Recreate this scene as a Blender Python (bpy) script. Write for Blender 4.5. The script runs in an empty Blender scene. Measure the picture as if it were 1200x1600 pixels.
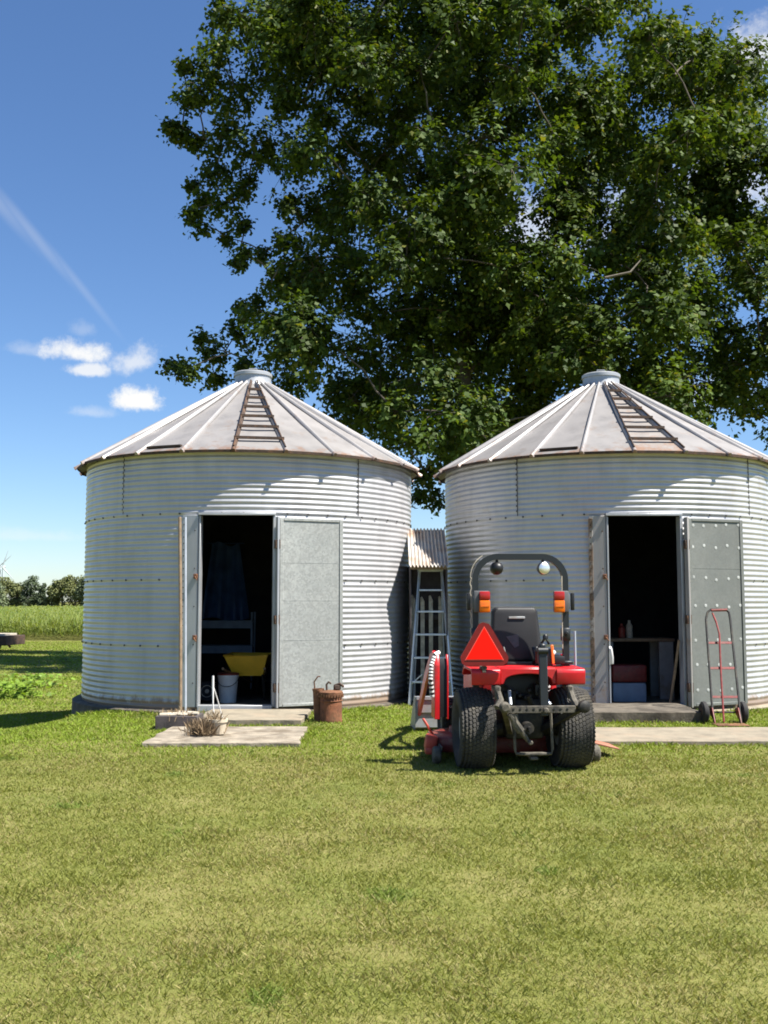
import bpy, bmesh, math, random
import numpy as np
from mathutils import Vector, Matrix, Euler

random.seed(7)
rng = np.random.default_rng(11)
R = math.radians
scene = bpy.context.scene
col = scene.collection

# ------------------------------------------------------------------ camera
EYE = 1.4
PITCH = R(5.0)
cam_d = bpy.data.cameras.new("Camera")
cam = bpy.data.objects.new("Camera", cam_d)
col.objects.link(cam)
cam.location = (0, 0, EYE)
cam.rotation_euler = (R(90) + PITCH, 0, 0)
cam_d.sensor_fit = 'VERTICAL'
cam_d.sensor_height = 36
cam_d.lens = 36
cam_d.clip_start = 0.05
cam_d.clip_end = 12000
scene.camera = cam

# ------------------------------------------------------------------ sun, sky, exposure
SUN_EL = 59.0
SUN_FRONT = 21.0          # degrees the sun stands on the viewer's side of "due right"
SUN_DIR = Vector((math.cos(R(SUN_FRONT)) * math.cos(R(SUN_EL)), -math.sin(R(SUN_FRONT)) * math.cos(R(SUN_EL)), math.sin(R(SUN_EL))))
sd = bpy.data.lights.new("sun", 'SUN')
sd.energy = 5.0
sd.angle = R(0.53)
sd.color = (1.0, 0.955, 0.88)
so = bpy.data.objects.new("sun", sd)
col.objects.link(so)
so.rotation_euler = SUN_DIR.to_track_quat('Z', 'Y').to_euler()
so.location = (20, 0, 30)

world = bpy.data.worlds.new("World")
scene.world = world
world.use_nodes = True
SKY_STRENGTH = 0.055
scene.view_settings.view_transform = 'Standard'
scene.view_settings.look = 'None'
scene.view_settings.exposure = 1.35
scene.view_settings.gamma = 1.0
scene.cycles.filter_width = 1.8
scene.cycles.max_bounces = 8


def raydir(u, v):
    """unit direction of a photo pixel (used to find where a cloud stands in the sky)"""
    xc, yc = (u - 600) / 1600, (800 - v) / 1600
    return Vector((xc, math.cos(PITCH) - yc * math.sin(PITCH), math.sin(PITCH) + yc * math.cos(PITCH))).normalized()


def P(u, v, Y):
    d = raydir(u, v)
    k = Y / d.y
    return Vector((d.x * k, Y, EYE + d.z * k))


def build_world():
    nt = world.node_tree
    nt.nodes.clear()
    N, L = nt.nodes.new, nt.links.new
    out = N('ShaderNodeOutputWorld')
    bg = N('ShaderNodeBackground')
    bg.inputs['Strength'].default_value = SKY_STRENGTH
    L(bg.outputs[0], out.inputs[0])
    sky = N('ShaderNodeTexSky')
    sky.sky_type = 'NISHITA'
    sky.sun_disc = False
    sky.sun_elevation = R(SUN_EL)
    sky.sun_rotation = R(90 + SUN_FRONT)
    sky.altitude = 200
    sky.air_density = 1.0
    sky.dust_density = 0.25
    sky.ozone_density = 3.0
    tc = N('ShaderNodeTexCoord')
    V = tc.outputs['Generated']

    def math_(op, a, b=None, c=None, clamp=False):
        n = N('ShaderNodeMath')
        n.operation = op
        n.use_clamp = clamp
        for i, x in enumerate((a, b, c)):
            if x is None:
                continue
            if isinstance(x, (int, float)):
                n.inputs[i].default_value = x
            else:
                L(x, n.inputs[i])
        return n.outputs[0]

    def dot(vec, d):
        n = N('ShaderNodeVectorMath')
        n.operation = 'DOT_PRODUCT'
        L(vec, n.inputs[0])
        n.inputs[1].default_value = d
        return n.outputs['Value']

    def noise(scale, detail, rough=0.55, vec=V):
        n = N('ShaderNodeTexNoise')
        n.inputs['Scale'].default_value = scale
        n.inputs['Detail'].default_value = detail
        n.inputs['Roughness'].default_value = rough
        L(vec, n.inputs['Vector'])
        return n.outputs['Fac']

    n1 = noise(34, 8, 0.68)
    n2 = noise(9, 5)
    masks = []

    def cloud(u, v, wpx, hpx, dens, soft=0.6, tilt=0.0, flat=True, nz=n1, amp=2.0):
        d = raydir(u, v)
        right = d.cross(Vector((0, 0, 1))).normalized()
        up = right.cross(d).normalized()
        a = R(tilt)
        r2 = right * math.cos(a) + up * math.sin(a)
        u2 = up * math.cos(a) - right * math.sin(a)
        x = math_('MULTIPLY', dot(V, r2), 1600 / wpx)
        y = math_('MULTIPLY', dot(V, u2), 1600 / hpx)
        if flat:      # a flatter underside
            y = math_('MAXIMUM', y, math_('MULTIPLY', y, 1.7)) if False else math_('MAXIMUM', math_('ABSOLUTE', y), math_('MULTIPLY', y, -1.6))
        q = math_('SQRT', math_('ADD', math_('MULTIPLY', x, x), math_('MULTIPLY', y, y)))
        q = math_('ADD', q, math_('MULTIPLY', math_('SUBTRACT', nz, 0.5), amp))
        m = N('ShaderNodeMapRange')
        m.interpolation_type = 'SMOOTHSTEP'
        m.inputs['From Min'].default_value = 1.0
        m.inputs['From Max'].default_value = 1.0 - soft
        m.inputs['To Min'].default_value = 0
        m.inputs['To Max'].default_value = dens
        L(q, m.inputs['Value'])
        front = math_('GREATER_THAN', dot(V, d), 0.5)
        masks.append(math_('MULTIPLY', m.outputs[0], front))

    cloud(118, 552, 62, 27, 0.95, 0.75)
    cloud(136, 580, 48, 17, 0.8, 0.7)
    cloud(208, 568, 48, 30, 0.65, 0.8, tilt=22)
    cloud(217, 626, 50, 27, 1.0, 0.6)
    cloud(142, 645, 42, 14, 0.3, 0.9)
    cloud(60, 548, 60, 16, 0.25, 0.95)
    cloud(130, 516, 26, 20, 0.18, 0.95)
    cloud(1185, 85, 95, 62, 0.75, 0.9, tilt=10)
    cloud(1330, 130, 160, 90, 0.8, 0.9)
    cloud(850, 370, 240, 110, 0.55, 1.0)
    cloud(1130, 300, 200, 90, 0.6, 1.0)
    cloud(1080, 620, 160, 50, 0.6, 1.0)
    cloud(40, 838, 140, 16, 0.25, 1.0)
    # the contrail, bent into two stretches
    for (u0, v0, u1, v1, w, dn) in ((-120, 195, 60, 375, 12, 0.16), (-20, 288, 120, 440, 9.5, 0.15), (60, 372, 185, 515, 7, 0.11)):
        ang = -math.degrees(math.atan2(v1 - v0, u1 - u0))
        cloud((u0 + u1) / 2, (v0 + v1) / 2, math.hypot(u1 - u0, v1 - v0) * 0.62, w * 1.3, dn, 1.0, tilt=ang, flat=False, nz=n2, amp=0.5)
    tot = masks[0]
    for m in masks[1:]:
        tot = math_('MAXIMUM', tot, m)
    mix = N('ShaderNodeMix')
    mix.data_type = 'RGBA'
    L(tot, mix.inputs['Factor'])
    # colour balance of the camera's blue
    hs = N('ShaderNodeHueSaturation')
    hs.inputs['Saturation'].default_value = 1.06
    hs.inputs['Value'].default_value = 1.0
    wb = N('ShaderNodeVectorMath')
    wb.operation = 'MULTIPLY'
    wb.inputs[1].default_value = (0.93, 1.02, 1.16)
    L(sky.outputs[0], wb.inputs[0])
    L(wb.outputs[0], hs.inputs['Color'])
    L(hs.outputs[0], mix.inputs['A'])
    mix.inputs['B'].default_value = (7.2, 7.2, 7.1, 1)
    L(mix.outputs['Result'], bg.inputs['Color'])


build_world()


# ------------------------------------------------------------------ materials
def new_mat(name):
    m = bpy.data.materials.new(name)
    m.use_nodes = True
    nt = m.node_tree
    b = nt.nodes['Principled BSDF']
    return m, nt, b


def noise_node(nt, scale, detail=4, rough=0.6, coord='Object', stretch=None):
    tc = nt.nodes.new('ShaderNodeTexCoord')
    n = nt.nodes.new('ShaderNodeTexNoise')
    n.inputs['Scale'].default_value = scale
    n.inputs['Detail'].default_value = detail
    n.inputs['Roughness'].default_value = rough
    if stretch:
        mp = nt.nodes.new('ShaderNodeMapping')
        mp.inputs['Scale'].default_value = stretch
        nt.links.new(tc.outputs[coord], mp.inputs['Vector'])
        nt.links.new(mp.outputs[0], n.inputs['Vector'])
    else:
        nt.links.new(tc.outputs[coord], n.inputs['Vector'])
    return n.outputs['Fac']


def ramp(nt, fac, stops):
    r = nt.nodes.new('ShaderNodeValToRGB')
    e = r.color_ramp.elements
    while len(e) > 1:
        e.remove(e[-1])
    e[0].position = stops[0][0]
    e[0].color = (*stops[0][1], 1)
    for p, c in stops[1:]:
        k = e.new(p)
        k.color = (*c, 1)
    nt.links.new(fac, r.inputs['Fac'])
    return r.outputs['Color']


def mixc(nt, fac, a, b):
    m = nt.nodes.new('ShaderNodeMix')
    m.data_type = 'RGBA'
    for key, x in (('Factor', fac), ('A', a), ('B', b)):
        if isinstance(x, (int, float)):
            m.inputs[key].default_value = x
        elif isinstance(x, tuple):
            m.inputs[key].default_value = (*x, 1)
        else:
            nt.links.new(x, m.inputs[key])
    return m.outputs['Result']


def bump(nt, b, fac, strength=0.2, dist=0.01):
    bp = nt.nodes.new('ShaderNodeBump')
    bp.inputs['Strength'].default_value = strength
    bp.inputs['Distance'].default_value = dist
    nt.links.new(fac, bp.inputs['Height'])
    nt.links.new(bp.outputs[0], b.inputs['Normal'])


def simple(name, c, rough=0.6, metal=0.0, var=0.25, scale=12, bmp=0.0, c2=None, spec=0.5):
    """a material with cloudy colour variation, and grime or rust c2 in patches"""
    m, nt, b = new_mat(name)
    f = noise_node(nt, scale)
    lo = tuple(x * (1 - var) for x in c)
    hi = tuple(min(1, x * (1 + var)) for x in c)
    colr = ramp(nt, f, [(0.3, lo), (0.7, hi)])
    if c2:
        f2 = noise_node(nt, scale * 0.45, 6, 0.7)
        f2r = ramp(nt, f2, [(0.5, (0, 0, 0)), (0.64, (1, 1, 1))])
        colr = mixc(nt, f2r, colr, c2)
    nt.links.new(colr, b.inputs['Base Color'])
    b.inputs['Roughness'].default_value = rough
    b.inputs['Metallic'].default_value = metal
    b.inputs['Specular IOR Level'].default_value = spec
    if bmp:
        bump(nt, b, noise_node(nt, scale * 6), bmp, 0.01)
    return m


def height_mask(nt, z_hi, z_lo, scale, stretch, top=0.42):
    """weathering that thins out from z_lo up to z_hi, broken up by noise"""
    tc = nt.nodes.new('ShaderNodeTexCoord')
    sx = nt.nodes.new('ShaderNodeSeparateXYZ')
    nt.links.new(tc.outputs['Object'], sx.inputs[0])
    mr = nt.nodes.new('ShaderNodeMapRange')
    mr.inputs['From Min'].default_value = z_hi
    mr.inputs['From Max'].default_value = z_lo
    mr.inputs['To Min'].default_value = -0.55
    mr.inputs['To Max'].default_value = top
    nt.links.new(sx.outputs['Z'], mr.inputs['Value'])
    f = noise_node(nt, scale, 6, 0.7, stretch=stretch)
    a = nt.nodes.new('ShaderNodeMath')
    a.operation = 'ADD'
    nt.links.new(mr.outputs[0], a.inputs[0])
    nt.links.new(f, a.inputs[1])
    return ramp(nt, a.outputs[0], [(0.42, (0, 0, 0)), (0.62, (0.85, 0.85, 0.85))])


def galv_mat(name, base, metal=0.45, rough=0.4, stain=0.0, stain_c=(0.32, 0.2, 0.09), spangle=0.0, grime=False, eave=None):
    m, nt, b = new_mat(name)
    f = noise_node(nt, 1.3, 5, 0.6)
    c = ramp(nt, f, [(0.3, tuple(x * 0.86 for x in base)), (0.7, tuple(min(1, x * 1.1) for x in base))])
    # streaks that ran down the sheets
    f3 = noise_node(nt, 3.0, 4, 0.6, stretch=(1, 1, 0.12))
    s3 = ramp(nt, f3, [(0.48, (0, 0, 0)), (0.72, (0.55, 0.55, 0.55))])
    c = mixc(nt, s3, c, tuple(x * 0.62 for x in base))
    if spangle:
        tc = nt.nodes.new('ShaderNodeTexCoord')
        vo = nt.nodes.new('ShaderNodeTexVoronoi')
        vo.inputs['Scale'].default_value = 42
        nt.links.new(tc.outputs['Object'], vo.inputs['Vector'])
        sp = ramp(nt, vo.outputs['Color'], [(0.15, (0, 0, 0)), (0.8, (spangle,) * 3)])
        c = mixc(nt, sp, c, tuple(x * 0.55 for x in base))
    if stain:
        f2 = noise_node(nt, 2.3, 6, 0.72)
        s2 = ramp(nt, f2, [(0.58, (0, 0, 0)), (0.72, (stain,) * 3)])
        c = mixc(nt, s2, c, stain_c)
    mask = None
    if grime:      # rust and splashed soil along the lowest sheet, runs under the seams
        mask = height_mask(nt, 0.34, 0.02, 9, (1, 1, 0.25))
        c = mixc(nt, mask, c, (0.20, 0.13, 0.075))
    if eave:       # rust that has crept up from the lower edge of the roof sheets
        mask = height_mask(nt, eave[1], eave[0], 7, (1, 1, 0.6), 0.075)
        c = mixc(nt, mask, c, (0.19, 0.10, 0.055))
    nt.links.new(c, b.inputs['Base Color'])
    b.inputs['Metallic'].default_value = metal
    if grime:
        mm = nt.nodes.new('ShaderNodeMath')
        mm.operation = 'MULTIPLY_ADD'
        nt.links.new(mask, mm.inputs[0])
        mm.inputs[1].default_value = -metal
        mm.inputs[2].default_value = metal
        nt.links.new(mm.outputs[0], b.inputs['Metallic'])
    rr = ramp(nt, noise_node(nt, 5, 4), [(0.3, (rough * 0.85,) * 3), (0.7, (rough * 1.2,) * 3)])
    nt.links.new(rr, b.inputs['Roughness'])
    return m


def leaf_mat(name, rough=0.5, transl=0.35, tint=(1.3, 1.35, 0.5), spec=0.3):
    """foliage: colour from the leaves' own attribute, light shining through"""
    m, nt, b = new_mat(name)
    at = nt.nodes.new('ShaderNodeAttribute')
    at.attribute_name = 'Col'
    nt.links.new(at.outputs['Color'], b.inputs['Base Color'])
    b.inputs['Roughness'].default_value = rough
    b.inputs['Specular IOR Level'].default_value = spec
    tr = nt.nodes.new('ShaderNodeBsdfTranslucent')
    vm = nt.nodes.new('ShaderNodeVectorMath')
    vm.operation = 'MULTIPLY'
    nt.links.new(at.outputs['Color'], vm.inputs[0])
    vm.inputs[1].default_value = tint
    nt.links.new(vm.outputs[0], tr.inputs['Color'])
    mx = nt.nodes.new('ShaderNodeMixShader')
    mx.inputs[0].default_value = transl
    nt.links.new(b.outputs[0], mx.inputs[1])
    nt.links.new(tr.outputs[0], mx.inputs[2])
    nt.links.new(mx.outputs[0], nt.nodes['Material Output'].inputs['Surface'])
    return m


M = {}
M['galv'] = galv_mat('galvanised_sheet', (0.47, 0.465, 0.475), 0.30, 0.37, grime=True)
M['galv_right'] = galv_mat('galvanised_sheet_stained', (0.47, 0.465, 0.47), 0.30, 0.37, 0.35, (0.36, 0.26, 0.10), grime=True)
M['roof'] = galv_mat('roof_sheet', (0.225, 0.212, 0.203), 0.12, 0.5, 0.65, (0.17, 0.115, 0.08), eave=(3.30, 3.62))
M['rib'] = galv_mat('roof_rib', (0.33, 0.315, 0.305), 0.25, 0.42, 0.7, (0.22, 0.12, 0.07), eave=(3.30, 3.7))
M['roof_rust'] = galv_mat('roof_sheet_rusty', (0.215, 0.195, 0.18), 0.1, 0.55, 0.9, (0.19, 0.11, 0.06), eave=(3.30, 4.3))
M['door'] = galv_mat('door_sheet', (0.37, 0.38, 0.36), 0.25, 0.55, 0.0, spangle=0.55)
M['door_dull'] = galv_mat('door_sheet_dull', (0.185, 0.193, 0.178), 0.2, 0.6, 0.12, (0.15, 0.15, 0.12), spangle=0.25)
M['frame'] = galv_mat('frame_steel', (0.40, 0.41, 0.42), 0.4, 0.45)
M['frame_rust'] = galv_mat('frame_steel_rusty', (0.34, 0.32, 0.30), 0.25, 0.55, 0.95, (0.26, 0.15, 0.07))
M['bolt'] = simple('dark_bolt', (0.09, 0.085, 0.08), 0.6, 0.3)
M['dot'] = simple('bright_washer', (0.40, 0.41, 0.39), 0.6, 0.1)
M['rust'] = simple('rust', (0.13, 0.055, 0.025), 0.85, 0.0, 0.5, 14, 0.4, (0.19, 0.09, 0.035))
M['rust_strip'] = simple('rust_strip', (0.16, 0.105, 0.065), 0.8, 0.1, 0.5, 9, 0.2, (0.30, 0.28, 0.25))
M['rust_dark'] = simple('rust_dark', (0.055, 0.035, 0.025), 0.85, 0.1, 0.4, 20, 0.3, (0.12, 0.06, 0.03))
M['rust_bright'] = simple('rust_orange', (0.17, 0.062, 0.027), 0.85, 0.0, 0.5, 10, 0.5, (0.085, 0.04, 0.015))
M['concrete'] = simple('concrete', (0.24, 0.205, 0.155), 0.9, 0, 0.35, 7, 0.7, (0.125, 0.098, 0.066))
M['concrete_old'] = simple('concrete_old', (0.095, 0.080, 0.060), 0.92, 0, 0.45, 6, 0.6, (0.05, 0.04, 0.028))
M['concrete_tan'] = simple('concrete_tan', (0.21, 0.18, 0.13), 0.9, 0, 0.25, 5, 0.5, (0.25, 0.2, 0.14))
M['wood_pale'] = simple('weathered_wood', (0.42, 0.37, 0.29), 0.85, 0, 0.25, 15, 0.3)
M['wood_dark'] = simple('dark_wood', (0.06, 0.05, 0.05), 0.9, 0, 0.4, 8, 0.3)
M['wood_brown'] = simple('brown_wood', (0.20, 0.14, 0.085), 0.8, 0, 0.3, 15, 0.3)
M['bark'] = simple('bark', (0.085, 0.07, 0.055), 0.95, 0, 0.4, 3, 0.8)
M['picket'] = simple('picket_paint', (0.58, 0.52, 0.41), 0.85, 0, 0.25, 14, 0.2, (0.42, 0.36, 0.28))
M['dead_wood'] = simple('dead_wood', (0.13, 0.11, 0.085), 0.9, 0, 0.3, 8)
M['alu'] = simple('aluminium', (0.52, 0.56, 0.61), 0.5, 0.45, 0.12)
M['rubber'] = simple('rubber', (0.016, 0.015, 0.0145), 0.8, 0, 0.35, 9, 0.2, (0.040, 0.036, 0.029))
M['rubber_worn'] = simple('rubber_worn', (0.042, 0.039, 0.034), 0.85, 0, 0.4, 14, 0.3, (0.085, 0.075, 0.055))
M['red'] = simple('red_paint', (0.50, 0.010, 0.014), 0.36, 0, 0.14, 9, 0, (0.40, 0.030, 0.028))
M['red_faded'] = simple('red_faded', (0.46, 0.06, 0.035), 0.55, 0, 0.2, 9, 0.1)
M['red_old'] = simple('red_old_paint', (0.17, 0.018, 0.014), 0.5, 0.0, 0.3, 22, 0.15, (0.16, 0.06, 0.04))
M['orange_paint'] = simple('orange_paint', (0.75, 0.17, 0.03), 0.45, 0, 0.1)
M['smv'] = simple('fluorescent_red', (0.92, 0.010, 0.003), 0.6, 0, 0.03, 5, spec=0.1)
M['smv_edge'] = simple('reflective_dark_red', (0.17, 0.006, 0.005), 0.35, 0, 0.1, 30)
M['smv_line'] = simple('reflective_pink', (0.80, 0.10, 0.07), 0.4, 0, 0.05, 30)
M['black'] = simple('black_plastic', (0.008, 0.008, 0.0085), 0.45, 0, 0.2, 8)
M['black_seat'] = simple('black_vinyl', (0.010, 0.0095, 0.0105), 0.55, 0, 0.2, 8, 0.05)
M['dark_iron'] = simple('dark_iron', (0.018, 0.017, 0.016), 0.65, 0.3, 0.4, 18, 0.2, (0.055, 0.048, 0.035))
M['iron_dusty'] = simple('dusty_iron', (0.105, 0.093, 0.072), 0.8, 0.15, 0.45, 22, 0.3, (0.035, 0.032, 0.028))
M['rops'] = simple('charcoal_paint', (0.012, 0.0145, 0.016), 0.45, 0.0, 0.15, 6)
M['grey_paint'] = simple('grey_paint', (0.26, 0.27, 0.275), 0.5, 0.1, 0.15, 7, 0, (0.2, 0.17, 0.13))
M['lens_red'] = simple('lens_red', (0.36, 0.018, 0.015), 0.2, 0, 0.1)
M['lens_amber'] = simple('lens_amber', (0.70, 0.15, 0.006), 0.2, 0, 0.12, 30)
M['lamp_grey'] = simple('lamp_grey', (0.085, 0.085, 0.088), 0.55, 0, 0.15)
M['chute'] = simple('faded_orange', (0.30, 0.12, 0.07), 0.7, 0, 0.2, 9)
M['chrome'] = simple('chrome', (0.85, 0.86, 0.85), 0.3, 0.8, 0.03)
M['shade_liner'] = simple('inside_shade', (0.035, 0.032, 0.034), 0.8, 0, 0.4, 3)  # darkness of the bin interior put into the liner's colour
M['white'] = simple('white_plastic', (0.72, 0.71, 0.68), 0.5, 0, 0.08)
M['yellow'] = simple('yellow_paint', (0.85, 0.50, 0.03), 0.45, 0, 0.1, 6)
M['blue'] = simple('blue_tarp', (0.06, 0.13, 0.30), 0.5, 0, 0.3, 5)
M['blue_grey'] = simple('blue_grey_paint', (0.25, 0.32, 0.42), 0.5, 0, 0.2, 5)
M['pot'] = simple('beige_pot', (0.50, 0.43, 0.32), 0.8, 0, 0.15, 9)
M['turbine'] = simple('turbine_white', (0.42, 0.47, 0.50), 0.5, 0, 0.03)
M['leaf'] = leaf_mat('leaves', 0.6, 0.30, (1.6, 1.5, 0.4), 0.18)
M['far_leaf'] = leaf_mat('far_leaves', 0.7, 0.2)
M['blade'] = leaf_mat('grass_blades', 0.6, 0.30, (1.25, 1.25, 0.6), 0.25)
M['corn'] = leaf_mat('corn_leaves', 0.55, 0.35, (1.3, 1.3, 0.5), 0.3)
M['dry'] = leaf_mat('dry_stems', 0.8, 0.15, (1, 1, 1), 0.1)


def corrugated_roof_mat():
    m, nt, b = new_mat('corrugated_rusty')
    f = noise_node(nt, 3.5, 6, 0.7)
    c = ramp(nt, f, [(0.42, (0.44, 0.42, 0.39)), (0.58, (0.38, 0.29, 0.22)), (0.7, (0.22, 0.11, 0.06))])
    nt.links.new(c, b.inputs['Base Color'])
    b.inputs['Roughness'].default_value = 0.55
    b.inputs['Metallic'].default_value = 0.15
    return m


M['corr'] = corrugated_roof_mat()


# ------------------------------------------------------------------ mesh helpers
class MB:
    def __init__(s):
        s.v, s.f, s.m, s.s = [], [], [], []

    def add(s, vs, fs, mi=0, smooth=False, mat=None):
        o = len(s.v)
        for p in vs:
            p = Vector(p)
            if mat is not None:
                p = mat @ p
            s.v.append(tuple(p))
        for f in fs:
            s.f.append(tuple(i + o for i in f))
            s.m.append(mi)
            s.s.append(smooth)
        return s

    def box(s, c, size, rot=None, mi=0, bevel=0.0, mat=None, seg=1):
        bm = bmesh.new()
        bmesh.ops.create_cube(bm, size=1.0)
        for v in bm.verts:
            v.co = Vector((v.co.x * size[0], v.co.y * size[1], v.co.z * size[2]))
        if bevel:
            bmesh.ops.bevel(bm, geom=bm.edges[:], offset=bevel, segments=seg, affect='EDGES', profile=0.5)
        rm = (Euler(rot).to_matrix() if rot is not None and not isinstance(rot, Matrix) else rot) or Matrix.Identity(3)
        T = Matrix.Translation(Vector(c)) @ rm.to_4x4()
        if mat is not None:
            T = mat @ T
        bm.verts.index_update()
        vs = [T @ v.co for v in bm.verts]
        fs = [[v.index for v in f.verts] for f in bm.faces]
        bm.free()
        return s.add(vs, fs, mi, seg > 1)

    def prism(s, poly, y0, y1, mi=0, mat=None, bevel=0.0, axis='Y', seg=2, smooth=False):
        """polygon in the XZ plane pushed from y0 to y1 (axis 'X': polygon in YZ pushed along X)"""
        bm = bmesh.new()
        n = len(poly)
        mk = (lambda a, b, t: (a, t, b)) if axis == 'Y' else ((lambda a, b, t: (t, a, b)) if axis == 'X' else (lambda a, b, t: (a, b, t)))
        A = [bm.verts.new(mk(p[0], p[1], y0)) for p in poly]
        B = [bm.verts.new(mk(p[0], p[1], y1)) for p in poly]
        bm.faces.new(A)
        bm.faces.new(B[::-1])
        for i in range(n):
            j = (i + 1) % n
            bm.faces.new((A[j], A[i], B[i], B[j]))
        bmesh.ops.recalc_face_normals(bm, faces=bm.faces[:])
        if bevel:
            bmesh.ops.bevel(bm, geom=bm.edges[:], offset=bevel, segments=seg, affect='EDGES', profile=0.5)
        bm.verts.index_update()
        vs = [v.co.copy() for v in bm.verts]
        fs = [[v.index for v in f.verts] for f in bm.faces]
        bm.free()
        return s.add(vs, fs, mi, smooth or bool(bevel), mat)

    def tube(s, pts, r, n=8, mi=0, closed=False, mat=None, phase=0.0):
        pts = [Vector(p) for p in pts]
        k = len(pts)
        rs = list(r) if hasattr(r, '__len__') else [r] * k
        vs, fs = [], []
        prev = None
        for i, p in enumerate(pts):
            if closed:
                t = pts[(i + 1) % k] - pts[i - 1]
            else:
                t = pts[min(i + 1, k - 1)] - pts[max(i - 1, 0)]
            t.normalize()
            if prev is None:
                a = Vector((0, 0, 1)) if abs(t.z) < 0.9 else Vector((0, 1, 0))
                u = t.cross(a).normalized()
            else:
                u = (prev - t * prev.dot(t)).normalized()
            prev = u
            w = t.cross(u)
            for j in range(n):
                an = 2 * math.pi * j / n + phase
                vs.append(p + (u * math.cos(an) + w * math.sin(an)) * rs[i])
        segs = k if closed else k - 1
        for i in range(segs):
            for j in range(n):
                a, b = i * n + j, i * n + (j + 1) % n
                c, d = ((i + 1) % k) * n + (j + 1) % n, ((i + 1) % k) * n + j
                fs.append((a, b, c, d))
        if not closed:
            fs.append(tuple(range(n))[::-1])
            fs.append(tuple((k - 1) * n + j for j in range(n)))
        return s.add(vs, fs, mi, True, mat)

    def lathe(s, prof, n=32, mi=0, mat=None, caps=True, a0=0.0):
        """profile of (radius, height) turned round Z"""
        vs, fs = [], []
        for (r, z) in prof:
            for j in range(n):
                a = 2 * math.pi * j / n + a0
                vs.append((r * math.cos(a), r * math.sin(a), z))
        for i in range(len(prof) - 1):
            for j in range(n):
                fs.append((i * n + j, i * n + (j + 1) % n, (i + 1) * n + (j + 1) % n, (i + 1) * n + j))
        if caps:
            fs.append(tuple(range(n))[::-1])
            fs.append(tuple((len(prof) - 1) * n + j for j in range(n)))
        return s.add(vs, fs, mi, True, mat)

    def disc(s, c, d, r, h, n=8, mi=0, mat=None):
        """short stud at c along direction d"""
        d = Vector(d).normalized()
        return s.tube([Vector(c), Vector(c) + d * h * 0.7, Vector(c) + d * h], [r, r, r * 0.6], n, mi, mat=mat)

    def build(s, name, mats, parent=None, sharp=40):
        me = bpy.data.meshes.new(name)
        me.from_pydata(s.v, [], s.f)
        if not isinstance(mats, (list, tuple)):
            mats = [mats]
        for m in mats:
            me.materials.append(m)
        me.polygons.foreach_set('material_index', s.m)
        me.polygons.foreach_set('use_smooth', s.s)
        me.update()
        me.set_sharp_from_angle(angle=R(sharp))
        o = bpy.data.objects.new(name, me)
        col.objects.link(o)
        if parent is not None:
            o.parent = parent
        return o


def tag(o, label=None, cat=None, group=None, kind=None):
    if label:
        o['label'] = label
    if cat:
        o['category'] = cat
    if group:
        o['group'] = group
    if kind:
        o['kind'] = kind
    return o


def empty(name, loc=(0, 0, 0), rz=0.0, label=None, cat=None, group=None):
    o = bpy.data.objects.new(name, None)
    o.empty_display_size = 0.2
    col.objects.link(o)
    o.location = loc
    o.rotation_euler = (0, 0, rz)
    return tag(o, label, cat, group)


def copy_tree(o, parent=None):
    c = o.copy()
    col.objects.link(c)
    c.parent = parent
    for ch in list(o.children):
        copy_tree(ch, c)
    return c


def mesh_np(name, verts, k, cols, material, parent=None):
    """many separate k-sided faces: verts (n*k,3), one colour for each face"""
    nf = len(verts) // k
    me = bpy.data.meshes.new(name)
    me.vertices.add(len(verts))
    me.vertices.foreach_set('co', np.ascontiguousarray(verts, dtype=np.float32).ravel())
    me.loops.add(nf * k)
    me.loops.foreach_set('vertex_index', np.arange(nf * k, dtype=np.int32))
    me.polygons.add(nf)
    me.polygons.foreach_set('loop_start', np.arange(0, nf * k, k, dtype=np.int32))
    me.update(calc_edges=True)
    at = me.color_attributes.new('Col', 'FLOAT_COLOR', 'POINT')
    c4 = np.ones((nf, k, 4), dtype=np.float32)
    c4[:, :, :3] = cols[:, None, :]
    at.data.foreach_set('color', c4.ravel())
    me.materials.append(material)
    me.validate()
    o = bpy.data.objects.new(name, me)
    col.objects.link(o)
    if parent is not None:
        o.parent = parent
    return o


def arc(cx, cz, r, a0, a1, n):
    return [(cx + r * math.cos(R(a0 + (a1 - a0) * i / n)), cz + r * math.sin(R(a0 + (a1 - a0) * i / n))) for i in range(n + 1)]


# value noise for placing clumps and colours of plants
def vnoise(x, y, scale, seed):
    g = np.random.default_rng(seed).random((257, 257))
    fx, fy = x / scale, y / scale
    ix, iy = np.floor(fx).astype(int), np.floor(fy).astype(int)
    tx, ty = fx - ix, fy - iy
    tx, ty = tx * tx * (3 - 2 * tx), ty * ty * (3 - 2 * ty)
    a, b = g[ix % 257, iy % 257], g[(ix + 1) % 257, iy % 257]
    c, d = g[ix % 257, (iy + 1) % 257], g[(ix + 1) % 257, (iy + 1) % 257]
    return (a * (1 - tx) + b * tx) * (1 - ty) + (c * (1 - tx) + d * tx) * ty


# ------------------------------------------------------------------ the ground
BIN_L = Vector((-2.0, 15.4, 0))
BIN_R = Vector((3.335, 15.5, 0))
FIELD_Z = -0.85


def sstep(t):
    t = np.clip(t, 0, 1)
    return t * t * (3 - 2 * t)


def ground_z(x, y):
    """flat in front of the bins, falling away to the left of and behind them"""
    x, y = np.asarray(x, float), np.asarray(y, float)
    left = sstep((-3.3 - x) / 1.7)
    back = 1 - np.exp(-np.clip(y - 19.0, 0, None) / 8.5)
    side = left * (1 - np.exp(-np.clip(y - 10.3, 0, None) / 8.5))
    z = FIELD_Z * np.maximum(back, side)
    z = z + 0.025 * (vnoise(x, y, 2.7, 3) - 0.5) * sstep((y - 3) / 3) * sstep((40 - y) / 10) * left
    return z


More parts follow.
